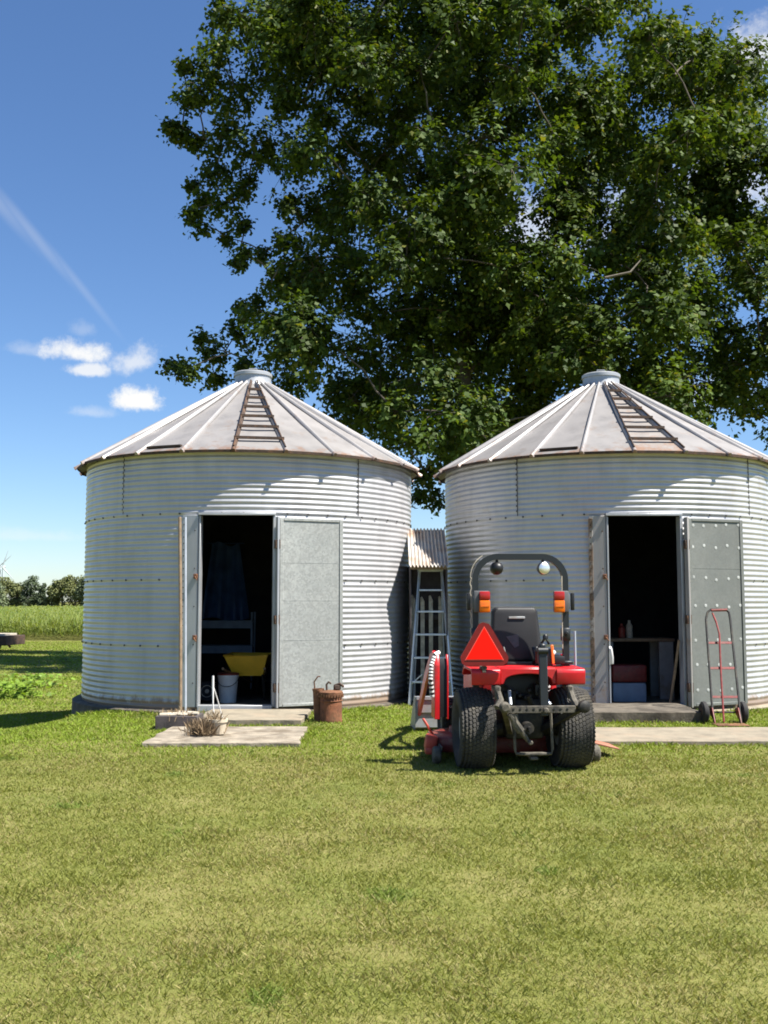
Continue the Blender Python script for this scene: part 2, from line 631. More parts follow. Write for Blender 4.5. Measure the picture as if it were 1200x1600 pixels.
def build_ground():
    xs = np.unique(np.concatenate([np.linspace(-14, 14, 113), np.linspace(-60, -14, 47), np.linspace(14, 60, 30), -np.geomspace(60, 6000, 18), np.geomspace(60, 6000, 18)]))
    ys = np.unique(np.concatenate([np.linspace(-8, 30, 153), np.linspace(30, 80, 50), np.geomspace(80, 8000, 26), -np.geomspace(8, 3000, 12)]))
    X, Y = np.meshgrid(xs, ys)
    Z = ground_z(X, Y)
    v = np.stack([X, Y, Z], -1).reshape(-1, 3)
    nx, ny = len(xs), len(ys)
    f = [(j * nx + i, j * nx + i + 1, (j + 1) * nx + i + 1, (j + 1) * nx + i) for j in range(ny - 1) for i in range(nx - 1)]
    me = bpy.data.meshes.new('ground')
    me.from_pydata(v.tolist(), [], f)
    me.polygons.foreach_set('use_smooth', [True] * len(f))
    m, nt, b = new_mat('lawn_soil')
    f1 = noise_node(nt, 1.1, 6, 0.65)
    f2 = noise_node(nt, 22, 5, 0.7)
    a = ramp(nt, f1, [(0.36, (0.085, 0.115, 0.022)), (0.5, (0.13, 0.135, 0.035)), (0.66, (0.20, 0.175, 0.075))])
    c2 = ramp(nt, f2, [(0.35, (0.09, 0.10, 0.022)), (0.65, (0.24, 0.22, 0.075))])
    nt.links.new(mixc(nt, 0.45, a, c2), b.inputs['Base Color'])
    b.inputs['Roughness'].default_value = 0.9
    b.inputs['Specular IOR Level'].default_value = 0.1
    bump(nt, b, noise_node(nt, 55, 4), 0.5, 0.03)
    me.materials.append(m)
    o = bpy.data.objects.new('ground', me)
    col.objects.link(o)
    tag(o, kind='structure')


build_ground()

# slabs in front of the doors: (x0, x1, y0, y1)
SLAB_L = (-2.33, -0.83, 10.05, 11.35)
STEP_L = (-2.15, -0.92, 11.75, 12.93)
SLAB_R = (1.95, 5.2, 10.15, 11.25)
STEP_R = (2.42, 3.70, 12.0, 13.08)


def build_grass():
    blocks = []
    for (y0, y1, dens, xw) in ((2.6, 4.5, 21000, 0.8), (4.5, 6.5, 14500, 0.9), (6.5, 9.5, 8500, 1.1), (9.5, 13.5, 4600, 1.6)):
        hw = 0.378 * y1 + xw
        n = int((y1 - y0) * 2 * hw * dens)
        blocks.append((rng.uniform(-hw, hw, n), rng.uniform(y0, y1, n)))
        n = int((y1 - y0) * 2 * 5.0 * dens * 0.42)      # thinner out to the sides
        xo = hw + 5.0 * rng.random(n) ** 1.8 * 1.4
        blocks.append((xo * np.where(rng.random(n) < 0.5, -1, 1), rng.uniform(y0, y1, n)))
    for (x0, x1, y0, y1, dens) in ((-11, -3.5, 13.5, 19, 1700), (-14, -4, 19, 30, 700), (-26, -8, 30, 58, 260), (0.1, 1.3, 13.5, 14.8, 1500), (5.6, 15, 13.0, 24, 700), (-6.5, 6.5, 1.4, 2.6, 5000)):
        n = int((x1 - x0) * (y1 - y0) * dens)
        blocks.append((rng.uniform(x0, x1, n), rng.uniform(y0, y1, n)))
    x = np.concatenate([b[0] for b in blocks])
    y = np.concatenate([b[1] for b in blocks])
    # tufts: thin the blades where the sward is worn
    keep = rng.random(len(x)) < 0.45 + 0.75 * vnoise(x, y, 0.11, 5)
    for (cx, cy, rad) in ((BIN_L.x, BIN_L.y, 2.60), (BIN_R.x, BIN_R.y, 2.60)):
        keep &= (x - cx) ** 2 + (y - cy) ** 2 > rad * rad
    for s in (SLAB_L, STEP_L, SLAB_R, STEP_R):
        mg = 0.02 + 0.11 * vnoise(x, y, 0.23, 40) ** 2
        inside = (x > s[0] + mg) & (x < s[1] - mg) & (y > s[2] + mg) & (y < s[3] - mg)
        keep &= ~inside
    x, y = x[keep], y[keep]
    n = len(x)
    z = ground_z(x, y) - 0.004
    dist = np.hypot(x, y)
    lush = sstep((y - 8.6) / 2.0)                     # greener and longer near the bins
    lush = np.maximum(lush * (0.55 + 0.6 * vnoise(x, y, 1.3, 9)), 0)
    h = rng.uniform(0.016, 0.034, n) * (0.75 + 0.6 * vnoise(x, y, 0.35, 6)) * (1 + 0.30 * lush)
    tuft = vnoise(x, y, 0.42, 21) > 0.90
    h = np.where(tuft, h * 1.2, h)
    near_edge = np.zeros(n, bool)
    for s in (SLAB_L, SLAB_R, STEP_R, STEP_L):
        near_edge |= (x > s[0] - 0.1) & (x < s[1] + 0.1) & (y > s[2] - 0.1) & (y < s[3] + 0.1)
    h = np.where(near_edge, h * 1.35, h)
    for (cx_, cy_) in ((BIN_L.x, BIN_L.y), (BIN_R.x, BIN_R.y)):      # untrimmed fringe round the bins
        rr_ = np.hypot(x - cx_, y - cy_)
        h = np.where(rr_ < 2.85, h * (1.0 + 1.5 * vnoise(x, y, 0.3, 51)), h)
    h = np.where(y > 19, h * 1.5, h)
    w = np.clip(dist * 0.00072, 0.0024, 0.03) * rng.uniform(0.7, 1.4, n)
    a = rng.uniform(0, 2 * math.pi, n)
    la = rng.uniform(0, 2 * math.pi, n)
    lean = np.abs(rng.normal(0, 0.75, n)) + 0.35
    cx, sx = np.cos(a) * w / 2, np.sin(a) * w / 2
    tipx, tipy = np.cos(la) * np.sin(lean) * h * 1.3, np.sin(la) * np.sin(lean) * h * 1.3
    tz = np.maximum(np.cos(lean), 0.12) * h
    V = np.empty((n, 4, 3), np.float32)
    V[:, 0] = np.stack([x - cx, y - sx, z], -1)
    V[:, 1] = np.stack([x + cx, y + sx, z], -1)
    V[:, 2] = np.stack([x + tipx + cx * 0.25, y + tipy + sx * 0.25, z + tz], -1)
    V[:, 3] = np.stack([x + tipx * 0.45 - cx * 0.9, y + tipy * 0.45 - sx * 0.9, z + tz * 0.62], -1)
    # colour: olive green, yellow green, straw
    g1 = np.array([0.140, 0.162, 0.031])
    g2 = np.array([0.182, 0.188, 0.044])
    straw = np.array([0.238, 0.208, 0.082])
    lg = np.array([0.150, 0.205, 0.020])
    t = rng.random(n)[:, None]
    c = g1 * (1 - t) + g2 * t
    pn = 0.55 * vnoise(x, y, 0.9, 7) + 0.45 * vnoise(x, y, 0.28, 8)
    ps = np.clip((pn - 0.30) * 1.1, 0.05, 0.6) * (1 - 0.8 * np.clip(lush, 0, 1))
    isst = rng.random(n) < ps
    c = np.where(isst[:, None], straw * rng.uniform(0.8, 1.15, (n, 1)), c)
    lm = (rng.random(n) < np.clip(lush, 0, 0.95)) & ~isst
    c = np.where(lm[:, None], lg * rng.uniform(0.75, 1.3, (n, 1)), c)
    c = np.where((tuft & ~isst)[:, None], np.array([0.120, 0.162, 0.028]) * rng.uniform(0.8, 1.2, (n, 1)), c)
    c = c * 1.15
    o = mesh_np('grass', V.reshape(-1, 3), 4, c, M['blade'])
    tag(o, 'short mown lawn, olive and straw coloured in front and greener by the bins', 'grass', kind='stuff')


build_grass()


# ------------------------------------------------------------------ slabs
def slab(name, rect, z0, z1, material, label, jag=0.022, cat='slab'):
    x0, x1, y0, y1 = rect
    pts = []
    for (ax, ay, bx, by) in ((x0, y0, x1, y0), (x1, y0, x1, y1), (x1, y1, x0, y1), (x0, y1, x0, y0)):
        for i in range(10):
            t = i / 10
            pts.append((ax + (bx - ax) * t + random.uniform(-jag, jag), ay + (by - ay) * t + random.uniform(-jag, jag)))
    mb = MB()
    mb.prism(pts, z0, z1, axis='Z', bevel=0.006, seg=1)
    o = mb.build(name, material, sharp=30)
    return tag(o, label, cat)


slab('concrete_slab', SLAB_L, -0.1, 0.042, M['concrete'], 'pale worn concrete slab on the lawn before the left bin door')
slab('concrete_step', STEP_L, -0.1, 0.068, M['concrete_tan'], 'low concrete step under the left bin door sill', cat='step')
slab('concrete_slab', SLAB_R, -0.1, 0.045, M['concrete_tan'], 'long tan concrete slab before the right bin under the hand truck')
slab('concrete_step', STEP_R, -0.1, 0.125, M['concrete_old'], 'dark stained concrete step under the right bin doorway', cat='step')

# ------------------------------------------------------------------ grain bins
RING = 0.845
NR = 4
H = RING * NR
CORR = 12
AMP = 0.0062
HOLE = 11.25
DOOR_Z = 2.5


def polar(a, r, z):
    return Vector((r * math.sin(R(a)), -r * math.cos(R(a)), z))


def make_bin(loc, rz, Rb, sheet, label, right):
    root = empty('grain_bin', loc, R(rz), label, 'grain bin', 'corrugated steel grain bins')
    # --- wall with real corrugations and the door opening
    ncol = 160
    spp = 6
    nz = NR * CORR * spp
    mb = MB()
    zs = [H * i / nz for i in range(nz + 1)]
    zs[0] = 0.03
    ZZ, AA = np.meshgrid(zs, np.arange(ncol), indexing='ij')
    ang = AA / ncol * 2 * math.pi
    sd_ = 31 if right else 47        # old sheets are never true: shallow dents and waves
    wav = 0.011 * (vnoise(9 + 4 * np.cos(ang), ZZ + 9 + 4 * np.sin(ang), 0.42, sd_) - 0.5) + 0.02 * (vnoise(9 + 4 * np.cos(ang), 0.6 * ZZ + 9 + 4 * np.sin(ang), 1.5, sd_ + 1) - 0.5)
    for i, z in enumerate(zs):
        r = Rb + AMP * math.cos(2 * math.pi * i / spp)
        # each sheet laps over the one below it
        r += 0.003 * (1 - (i % (CORR * spp)) / (CORR * spp))
        for j in range(ncol):
            a = -180 + 360 * j / ncol
            mb.v.append(tuple(polar(a, r + wav[i, j], z)))
    for i in range(nz):
        hole_row = zs[i] < DOOR_Z - 0.01
        for j in range(ncol):
            a = -180 + 360 * j / ncol
            if hole_row and -HOLE - 0.01 < a < HOLE - 0.5:
                continue
            j2 = (j + 1) % ncol
            mb.f.append((i * ncol + j, i * ncol + j2, (i + 1) * ncol + j2, (i + 1) * ncol + j))
            mb.m.append(0)
            mb.s.append(True)
    # bolts along the ring seams and the staggered upright seams
    for k in range(1, NR):
        z = RING * k
        for q in range(54):
            a = -180 + 360 * (q + 0.3) / 54
            if z < DOOR_Z and -19 < a < 13:
                continue
            mb.disc(polar(a, Rb + 0.004, z - 0.01), polar(a, 1, 0), 0.014, 0.014, 6, 1)
    for k in range(NR):
        if k != NR - 1:
            continue
        for a in (-40.3, 40.3, 125, -125):
            for q in range(1, CORR):
                mb.disc(polar(a, Rb + 0.004, RING * k + q * RING / CORR), polar(a, 1, 0), 0.012, 0.012, 6, 1)
            mb.box(polar(a + 0.2, Rb + 0.004, RING * (k + 0.5)), (0.006, 0.010, RING * 0.98), (0, 0, R(a)), 1)
    mb.build('wall', [sheet, M['bolt']], root, sharp=80)

    # --- added dark liner that paints the interior's shade, a little inside the sheets
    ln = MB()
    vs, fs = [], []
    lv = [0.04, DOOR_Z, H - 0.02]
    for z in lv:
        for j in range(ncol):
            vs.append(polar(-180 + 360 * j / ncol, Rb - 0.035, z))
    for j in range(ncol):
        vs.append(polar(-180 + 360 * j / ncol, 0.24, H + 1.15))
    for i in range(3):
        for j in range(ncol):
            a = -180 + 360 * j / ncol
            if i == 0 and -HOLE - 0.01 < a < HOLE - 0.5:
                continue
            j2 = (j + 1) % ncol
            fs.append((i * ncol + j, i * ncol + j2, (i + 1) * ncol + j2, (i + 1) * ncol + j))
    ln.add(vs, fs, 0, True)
    ln.build('inner_shade_liner', M['shade_liner'], root)

    # --- roof: 24 flat sheets with a raised rib at each joint
    n = 24
    re, rc = Rb + 0.135, 0.27
    ze, zc = H - 0.055, H + 1.29
    off = 6 - 7.5 + (-1.5 if right else 0.5)
    mb = MB()
    for j in range(n):
        a, b = off + 15 * j, off + 15 * (j + 1)
        mid = (a + b) / 2
        md = (mid + 180) % 360 - 180
        rusty = (right and abs(md - 6) < 8)
        # sheet with a slight belly and a turned-down lip
        vs, fs = [], []
        levels = [(re, ze - 0.035), (re + 0.004, ze), (Rb * 0.7, ze + (zc - ze) * (re - Rb * 0.7) / (re - rc) - 0.012), (Rb * 0.4, ze + (zc - ze) * (re - Rb * 0.4) / (re - rc) - 0.012), (rc, zc)]
        for (r_, z_) in levels:
            for t in (0, 0.5, 1):
                p = polar(a, r_, z_).lerp(polar(b, r_, z_), t)
                p.z += 0.008 * math.sin(math.pi * t) * (0.3 if r_ > Rb else -1)
                vs.append(p)
        for i in range(len(levels) - 1):
            for t in range(2):
                fs.append((i * 3 + t, i * 3 + t + 1, (i + 1) * 3 + t + 1, (i + 1) * 3 + t))
        mb.add(vs, fs[2:], 1 if rusty else 0, False)
        mb.add(vs[:6], fs[:2], 2, False)
    mb.build('roof', [M['roof'], M['roof_rust'], M['rust_dark']], root, sharp=20)
    slope = Vector((0, re - rc, zc - ze)).normalized()
    ribs = []
    for j in range(n):
        a = off + 15 * j
        p0, p1 = polar(a, re + 0.03, ze - 0.035), polar(a, rc - 0.01, zc + 0.02)
        d = (p1 - p0).normalized()
        side = Vector((math.cos(R(a)), math.sin(R(a)), 0))
        upv = side.cross(d).normalized()
        if upv.z < 0:
            upv = -upv
        rb = MB()
        sec = [(-0.030, -0.004), (-0.022, 0.034), (0, 0.044), (0.022, 0.034), (0.030, -0.004)]
        vs, fs = [], []
        for (p, k) in ((p0, 1.0), (p0.lerp(p1, 0.02), 1.0), (p0.lerp(p1, 0.5), 0.9), (p1, 0.6)):
            for (x, y) in sec:
                q = p + side * x * k + upv * y * k
                vs.append(q)
        for x in range(3):
            for y in range(4):
                fs.append((x * 5 + y, x * 5 + y + 1, (x + 1) * 5 + y + 1, (x + 1) * 5 + y))
        fs.append((4, 3, 2, 1, 0))
        rb.add(vs, fs, 0, True)
        md = (a + 180) % 360 - 180
        ro = rb.build('roof_rib', M['rust_dark'] if (abs(md - off) < 1 and not right) else M['rib'], root, sharp=60)
        ribs.append((a, p0, p1, upv, side))
    # --- steps up the roof between two ribs
    lad = MB()
    (a0, p0, p1, u0, s0), (a1, q0, q1, u1, s1) = ribs[0], ribs[1]
    rail_up = 0.052
    for (A, B, U) in ((p0, p1, u0), (q0, q1, u1)):
        st = A.lerp(B, 0.03) + U * rail_up
        lad.tube([st, A.lerp(B, 0.97) + U * rail_up], 0.011, 6, 0)
    ts = [0.13, 0.28, 0.42, 0.555, 0.69, 0.82]
    for t in ts:
        A, B = p0.lerp(p1, t) + u0 * 0.055, q0.lerp(q1, t) + u1 * 0.055
        d = B - A
        lad.box((A + B) / 2, (d.length + 0.06 * (1 - t), 0.042, 0.034), (0, 0, math.atan2(d.y, d.x)), 0)
    lad.build('roof_ladder', [M['rust_dark']], root)
    # a loose step on a sheet further left
    stp = MB()
    A, B = ribs[-2], ribs[-1]
    t = 0.06
    pa, pb = A[1].lerp(A[2], t) + A[3] * 0.03, B[1].lerp(B[2], t) + B[3] * 0.03
    d = pb - pa
    stp.box((pa + pb) / 2, (d.length * 0.8, 0.05, 0.025), (0, 0, math.atan2(d.y, d.x)), 0)
    stp.build('roof_step', M['rust_dark'], root)
    # --- filler cap
    cp = MB()
    cp.lathe([(0.30, zc - 0.02), (0.275, zc + 0.02), (0.275, zc + 0.135), (0.292, zc + 0.14), (0.292, zc + 0.185), (0.27, zc + 0.2), (0.1, zc + 0.235), (0.03, zc + 0.245)], 32)
    cp.tube([(-0.06, 0, zc + 0.235), (-0.06, 0, zc + 0.275), (0.06, 0, zc + 0.275), (0.06, 0, zc + 0.235)], 0.008, 6)
    cp.build('roof_cap', M['frame'], root)
    # --- concrete ring the bin stands on, and the floor
    fd = MB()
    rr = random.Random(4)
    prof = [(Rb + 0.13, -0.7), (Rb + 0.125, 0.02), (Rb + 0.10, 0.035), (Rb - 0.02, 0.035), (0.01, 0.034)]
    fd.lathe(prof, 96, caps=False)
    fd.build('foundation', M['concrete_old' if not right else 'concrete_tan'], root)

    # --- door surround
    fm = M['frame_rust'] if right else M['frame']
    fr = MB()
    ca = -14.1
    fr.box(polar(ca, Rb + 0.012, 1.29), (0.215, 0.05, 2.42), (0, 0, R(ca)), 0, 0.004)
    fr.box(polar(-11.3, Rb - 0.03, 1.285), (0.02, 0.15, 2.41), (0, 0, R(-4)), 1, 0.003)
    fr.box(polar(11.35, Rb - 0.01, 1.285), (0.035, 0.13, 2.41), (0, 0, R(8)), 1, 0.003)
    fr.box((0.0, -Rb + 0.005, DOOR_Z + 0.012), (0.98, 0.06, 0.03), None, 1, 0.004)
    fr.box((0.0, -Rb + 0.04, 0.07), (0.93, 0.16, 0.07), None, 1, 0.004)
    if right:
        fr.box(polar(-16.1, Rb + 0.031, 1.29), (0.055, 0.02, 2.36), (0, 0, R(ca)), 3, 0.003)
    for k in range(30):
        z = 0.14 + k * 0.08
        for dx in ((-16.1,) if k % 6 != 3 else (-16.1, -12.6)):
            fr.disc(polar(dx, Rb + (0.041 if right else 0.036), z), polar(ca, 1, 0), 0.010, 0.006, 6, 2)
    fr.build('door_frame', [fm if right else M['frame'], M['frame'], M['rust_dark'] if right else M['bolt'], M['rust_strip']], root)
    lt = MB()
    for z in (0.95, 1.72):
        lt = MB()
        lt.box(polar(-12.1, Rb + 0.055, z), (0.05, 0.035, 0.06), (0, 0, R(ca)), 0, 0.006)
        lt.tube([polar(-12.1, Rb + 0.06, z), polar(-11.9, Rb + 0.1, z - 0.01), polar(-11.2, Rb + 0.11, z - 0.05)], 0.008, 6, 0)
        lt.build('latch', M['rust'], root)
    if right:
        hk = MB()
        hk.tube([polar(-11.0, Rb + 0.05, 0.82), polar(-10.8, Rb + 0.1, 0.80), polar(-10.5, Rb + 0.1, 0.70), polar(-10.5, Rb + 0.06, 0.62)], 0.02, 8)
        hk.build('door_handle', M['white'], root)
    # --- the door itself, folded right back against the wall
    da = 22.4
    W, DH = 0.86, 2.38
    T = Matrix.Translation(polar(da, Rb + 0.075, 0.085 + DH / 2)) @ Matrix.Rotation(R(da), 4, 'Z')
    dr = MB()
    dr.box((0, 0, 0), (W, 0.03, DH), None, 0, 0.004, mat=T)
    for x in (-W / 2 + 0.02, W / 2 - 0.02):
        dr.box((x, -0.021, 0), (0.045, 0.014, DH - 0.01), None, 1, 0.003, mat=T)
    for z in (-DH / 2 + 0.02, DH / 2 - 0.02):
        dr.box((0, -0.0205, z), (W - 0.095, 0.012, 0.035), None, 1, 0.003, mat=T)
    for z in ((-0.36, 0.14, 0.62) if not right else (0.55,)):
        dr.box((0, -0.0152, z), (W - 0.1, 0.003, 0.011), None, 1, mat=T)
    if right:
        for (z, nn) in ((1.10, 5), (0.83, 5), (0.42, 5), (0.06, 5), (-0.35, 5), (-0.66, 4), (-0.99, 5)):
            for q in range(nn):
                x = -0.36 + q * 0.18 + random.uniform(-0.015, 0.015)
                dr.disc((x, -0.015, z + random.uniform(-0.02, 0.02)), (0, -1, 0), 0.021, 0.004, 10, 2, mat=T)
    dm = M['door_dull'] if right else M['door']
    dob = dr.build('door', [dm, dm, M['dot']], root)
    hg = MB()
    for z in (-0.95, -0.1, 0.85):
        hg = MB()
        hg.box((-W / 2 - 0.035, -0.01, z), (0.07, 0.05, 0.11), None, 0, 0.006, mat=T)
        hg.tube([(-W / 2 - 0.02, -0.035, z - 0.06), (-W / 2 - 0.02, -0.035, z + 0.06)], 0.014, 8, 0, mat=T)
        hg.build('hinge', M['rust_dark'], dob)
    st = MB()
    st.box((-W / 2 - 0.03, -0.01, 0), (0.028, 0.075, DH + 0.02), None, 0, 0.004, mat=T)
    st.build('door_edge', M['frame_rust'] if right else M['frame'], dob)
    return root


make_bin(BIN_L, 3.1, 2.40, M['galv'], 'whole round galvanised grain bin on the left, its doorway showing a yellow barrow', False)
make_bin(BIN_R, 0.0, 2.40, M['galv_right'], 'round grain bin behind the tractor with rusty roof steps and a dotted door', True)

# ------------------------------------------------------------------ what stands inside the bins
def build_inside():
    # yellow wheelbarrow
    c = P(392, 1040, 14.6)
    wb = empty('wheelbarrow', (c.x, 14.6, 0.035), 0, 'yellow wheelbarrow standing in the dark doorway of the left bin', 'wheelbarrow')
    m = MB()
    z0, z1 = 0.34, 0.62
    top = [(-0.33, -0.36), (0.27, -0.36), (0.30, 0.45), (-0.33, 0.45)]
    bot = [(-0.20, -0.28), (0.20, -0.28), (0.17, 0.25), (-0.17, 0.25)]
    vs = [(x, y, z1) for x, y in top] + [(x, y, z0) for x, y in bot] + [(x * 0.97, y * 0.97, z1 + 0.002) for x, y in top] + [(x * 0.96, y * 0.96, z0 + 0.012) for x, y in bot]
    fs = [(4, 5, 6, 7)[::-1]] + [(i, (i + 1) % 4, 4 + (i + 1) % 4, 4 + i)[::-1] for i in range(4)]
    fs += [(12, 13, 14, 15)] + [(8 + i, 8 + (i + 1) % 4, 12 + (i + 1) % 4, 12 + i) for i in range(4)] + [(i, (i + 1) % 4, 8 + (i + 1) % 4, 8 + i) for i in range(4)]
    m.add(vs, fs)
    m.tube([(x * 1.0, y * 1.0, z1) for x, y in top], 0.013, 6, closed=True)
    m.build('tray', M['yellow'], wb)
    h = MB()
    for sx in (-1, 1):
        h.tube([(sx * 0.10, 0.75, 0.18), (sx * 0.17, 0.2, 0.31), (sx * 0.27, -0.5, 0.42), (sx * 0.28, -0.75, 0.47)], 0.018, 8)
    h.build('handle', M['wood_brown'], wb)
    for sx in (-1, 1):
        l = MB()
        l.tube([(sx * 0.2, -0.1, 0.33), (sx * 0.22, -0.22, 0.01), (sx * 0.2, -0.32, 0.36)], 0.013, 6)
        l.build('leg', M['dark_iron'], wb)
    w = MB()
    w.lathe([(0.07, -0.03), (0.16, -0.045), (0.19, 0), (0.16, 0.045), (0.07, 0.03)], 20, mat=Matrix.Translation((0, 0.78, 0.19)) @ Matrix.Rotation(R(90), 4, 'Y'))
    w.build('wheel', M['rubber'], wb)
    # white bucket with a dark red lid
    c = P(356, 1085, 14.1)
    b = empty('bucket', (c.x, 14.1, 0.036), 0, 'white plastic bucket with a dark red lid just inside the left doorway', 'bucket')
    m = MB()
    m.lathe([(0.115, 0), (0.14, 0.34), (0.147, 0.34), (0.147, 0.37)], 24)
    m.build('body', M['white'], b)
    m = MB()
    m.lathe([(0.150, 0.371), (0.150, 0.392), (0.13, 0.40), (0.02, 0.40)], 24)
    m.build('lid', M['red_old'], b)
    m = MB()
    m.tube([(-0.148, 0, 0.34)] + [(0.148 * -math.cos(R(t)), -0.15 * math.sin(R(t)), 0.34 - 0.12 * math.sin(R(t))) for t in range(20, 161, 20)] + [(0.148, 0, 0.34)], 0.004, 6)
    m.build('handle', M['dark_iron'], b)
    # small wheel of a cart leaning by the left jamb
    c = P(324, 1076, 14.1)
    w = empty('spare_wheel', (c.x, 14.1, 0.036), 0, 'small pale rimmed wheel leaning by the left jamb inside the left bin', 'wheel')
    T = Matrix.Translation((0, 0, 0.145)) @ Matrix.Rotation(R(80), 4, 'X')
    m = MB()
    m.lathe([(0.08, -0.03), (0.13, -0.04), (0.145, 0), (0.13, 0.04), (0.08, 0.03)], 24, mat=T)
    m.build('tyre', M['rubber'], w)
    m = MB()
    m.lathe([(0.02, 0.034), (0.05, 0.02), (0.082, 0.033), (0.082, -0.03), (0.02, -0.02)], 20, mat=T)
    m.build('rim', M['pot'], w)
    # shelf with blue-grey board, blue tarp hung behind
    c = P(352, 1012, 16.4)
    s = empty('shelf', (c.x, 16.4, 0.036), 0, 'blue grey storage shelf at the back of the left bin', 'shelf')
    for z in (0.66, 1.05):
        m = MB()
        m.box((0, 0, z), (0.85, 0.4, 0.03), None, 0, 0.004)
        m.box((0, -0.19, z - 0.06), (0.85, 0.015, 0.09), None, 0, 0.003)
        m.build('board', M['blue_grey'], s)
    for sx in (-1, 1):
        for sy in (-1, 1):
            m = MB()
            m.box((sx * 0.44, sy * 0.19, 0.6), (0.03, 0.03, 1.2), None, 0, 0.003)
            m.build('post', M['blue_grey'], s)
    # tarp: a draped sheet
    c = P(352, 900, 16.9)
    vs, fs = [], []
    nx, nz = 18, 14
    for i in range(nz + 1):
        for j in range(nx + 1):
            u, t = j / nx, i / nz
            vs.append((c.x + (u - 0.5) * (0.45 + 0.35 * t), 16.9 + 0.05 * math.sin(u * 19 + t) * (0.4 + t), 2.35 - t * 1.25 + 0.04 * math.sin(u * 7)))
    for i in range(nz):
        for j in range(nx):
            a = i * (nx + 1) + j
            fs.append((a, a + 1, a + nx + 2, a + nx + 1))
    n = len(vs)
    vs += [(x, y + 0.012, z) for (x, y, z) in vs]
    fs += [tuple(i + n for i in f[::-1]) for f in fs]
    m = MB()
    m.add(vs, fs, 0, True)
    m.tube([(c.x - 0.3, 16.92, 2.36), (c.x + 0.3, 16.92, 2.36)], 0.012, 6)
    tag(m.build('tarp', M['blue']), 'blue tarp hanging at the back of the left bin', 'tarp')
    # right bin: workbench, red cooler, white sack, stick
    c = P(990, 1000, 14.6)
    wbn = empty('workbench', (c.x + 0.05, 14.7, 0.036), 0, 'wooden workbench standing inside the dark right bin', 'workbench')
    m = MB()
    m.box((0, 0, 0.83), (0.95, 0.6, 0.045), None, 0, 0.005)
    m.build('bench_top', M['wood_brown'], wbn)
    for sx in (-1, 1):
        for sy in (-1, 1):
            m = MB()
            m.box((sx * (0.42 if sx < 0 else 0.36), sy * 0.25, 0.405), (0.2 if sx > 0 else 0.08, 0.06, 0.80), None, 0, 0.004)
            m.build('leg', M['grey_paint'], wbn)
    c = P(983, 1052, 14.2)
    cl = empty('cooler', (c.x - 0.02, 14.25, 0.036), 0, 'red cool box with white base under the bench in the right bin', 'cool box')
    m = MB()
    m.box((0, 0, 0.13), (0.46, 0.3, 0.26), None, 0, 0.02, seg=2)
    m.build('body', M['blue_grey'], cl)
    m = MB()
    m.box((0, 0, 0.385), (0.48, 0.32, 0.24), None, 0, 0.03, seg=3)
    m.build('lid', M['red_old'], cl)
    for (u, h_, r_, mm, lb) in ((970, 0.2, 0.05, 'red_old', 'reddish can on the bench in the right bin'), (982, 0.25, 0.045, 'wood_pale', 'tall pale bottle on the bench in the right bin')):
        c = P(u, 990, 14.6)
        m = MB()
        m.lathe([(r_ * 0.95, 0), (r_, 0.01), (r_, h_ * 0.7), (r_ * 0.45, h_ * 0.85), (r_ * 0.45, h_), (r_ * 0.3, h_)], 16)
        o = m.build('can' if h_ < 0.22 else 'bottle', M[mm])
        o.location = (c.x, 14.55, 0.889)
        tag(o, lb, 'can' if h_ < 0.22 else 'bottle')
    a, b = P(1046, 1104, 13.3), P(1061, 1000, 13.1)
    m = MB()
    a.z = 0.036
    m.tube([a, a.lerp(b, 0.5) + Vector((0.004, 0, 0)), b], [0.019, 0.018, 0.016], 8)
    tag(m.build('stick', M['wood_brown']), 'brown wooden stick leaning inside the right jamb of the right bin', 'stick')


build_inside()

# ------------------------------------------------------------------ things round the left doorway
def tuft(name, c, n, h, spread, colr, material, parent=None, lean=0.7, seed=1, width=0.006):
    g = np.random.default_rng(seed)
    x = g.normal(0, spread, n)
    y = g.normal(0, spread, n)
    hh = h * g.uniform(0.45, 1.05, n)
    la = g.uniform(0, 2 * math.pi, n)
    le = np.abs(g.normal(0, lean, n))
    w = width * g.uniform(0.6, 1.4, n)
    a = g.uniform(0, 2 * math.pi, n)
    tx, ty, tz = np.cos(la) * np.sin(le) * hh, np.sin(la) * np.sin(le) * hh, np.abs(np.cos(le)) * hh + 0.01
    V = np.empty((n, 4, 3))
    cx, sx = np.cos(a) * w / 2, np.sin(a) * w / 2
    o0 = np.zeros(n)
    V[:, 0] = np.stack([x - cx, y - sx, o0], -1)
    V[:, 1] = np.stack([x + cx, y + sx, o0], -1)
    V[:, 2] = np.stack([x + tx, y + ty, tz], -1)
    V[:, 3] = np.stack([x + tx * 0.45 - cx, y + ty * 0.45 - sx, tz * 0.65], -1)
    V += np.array(c)
    cc = np.array(colr)[None] * g.uniform(0.5, 1.35, (n, 1))
    return mesh_np(name, V.reshape(-1, 3), 4, cc, material, parent)


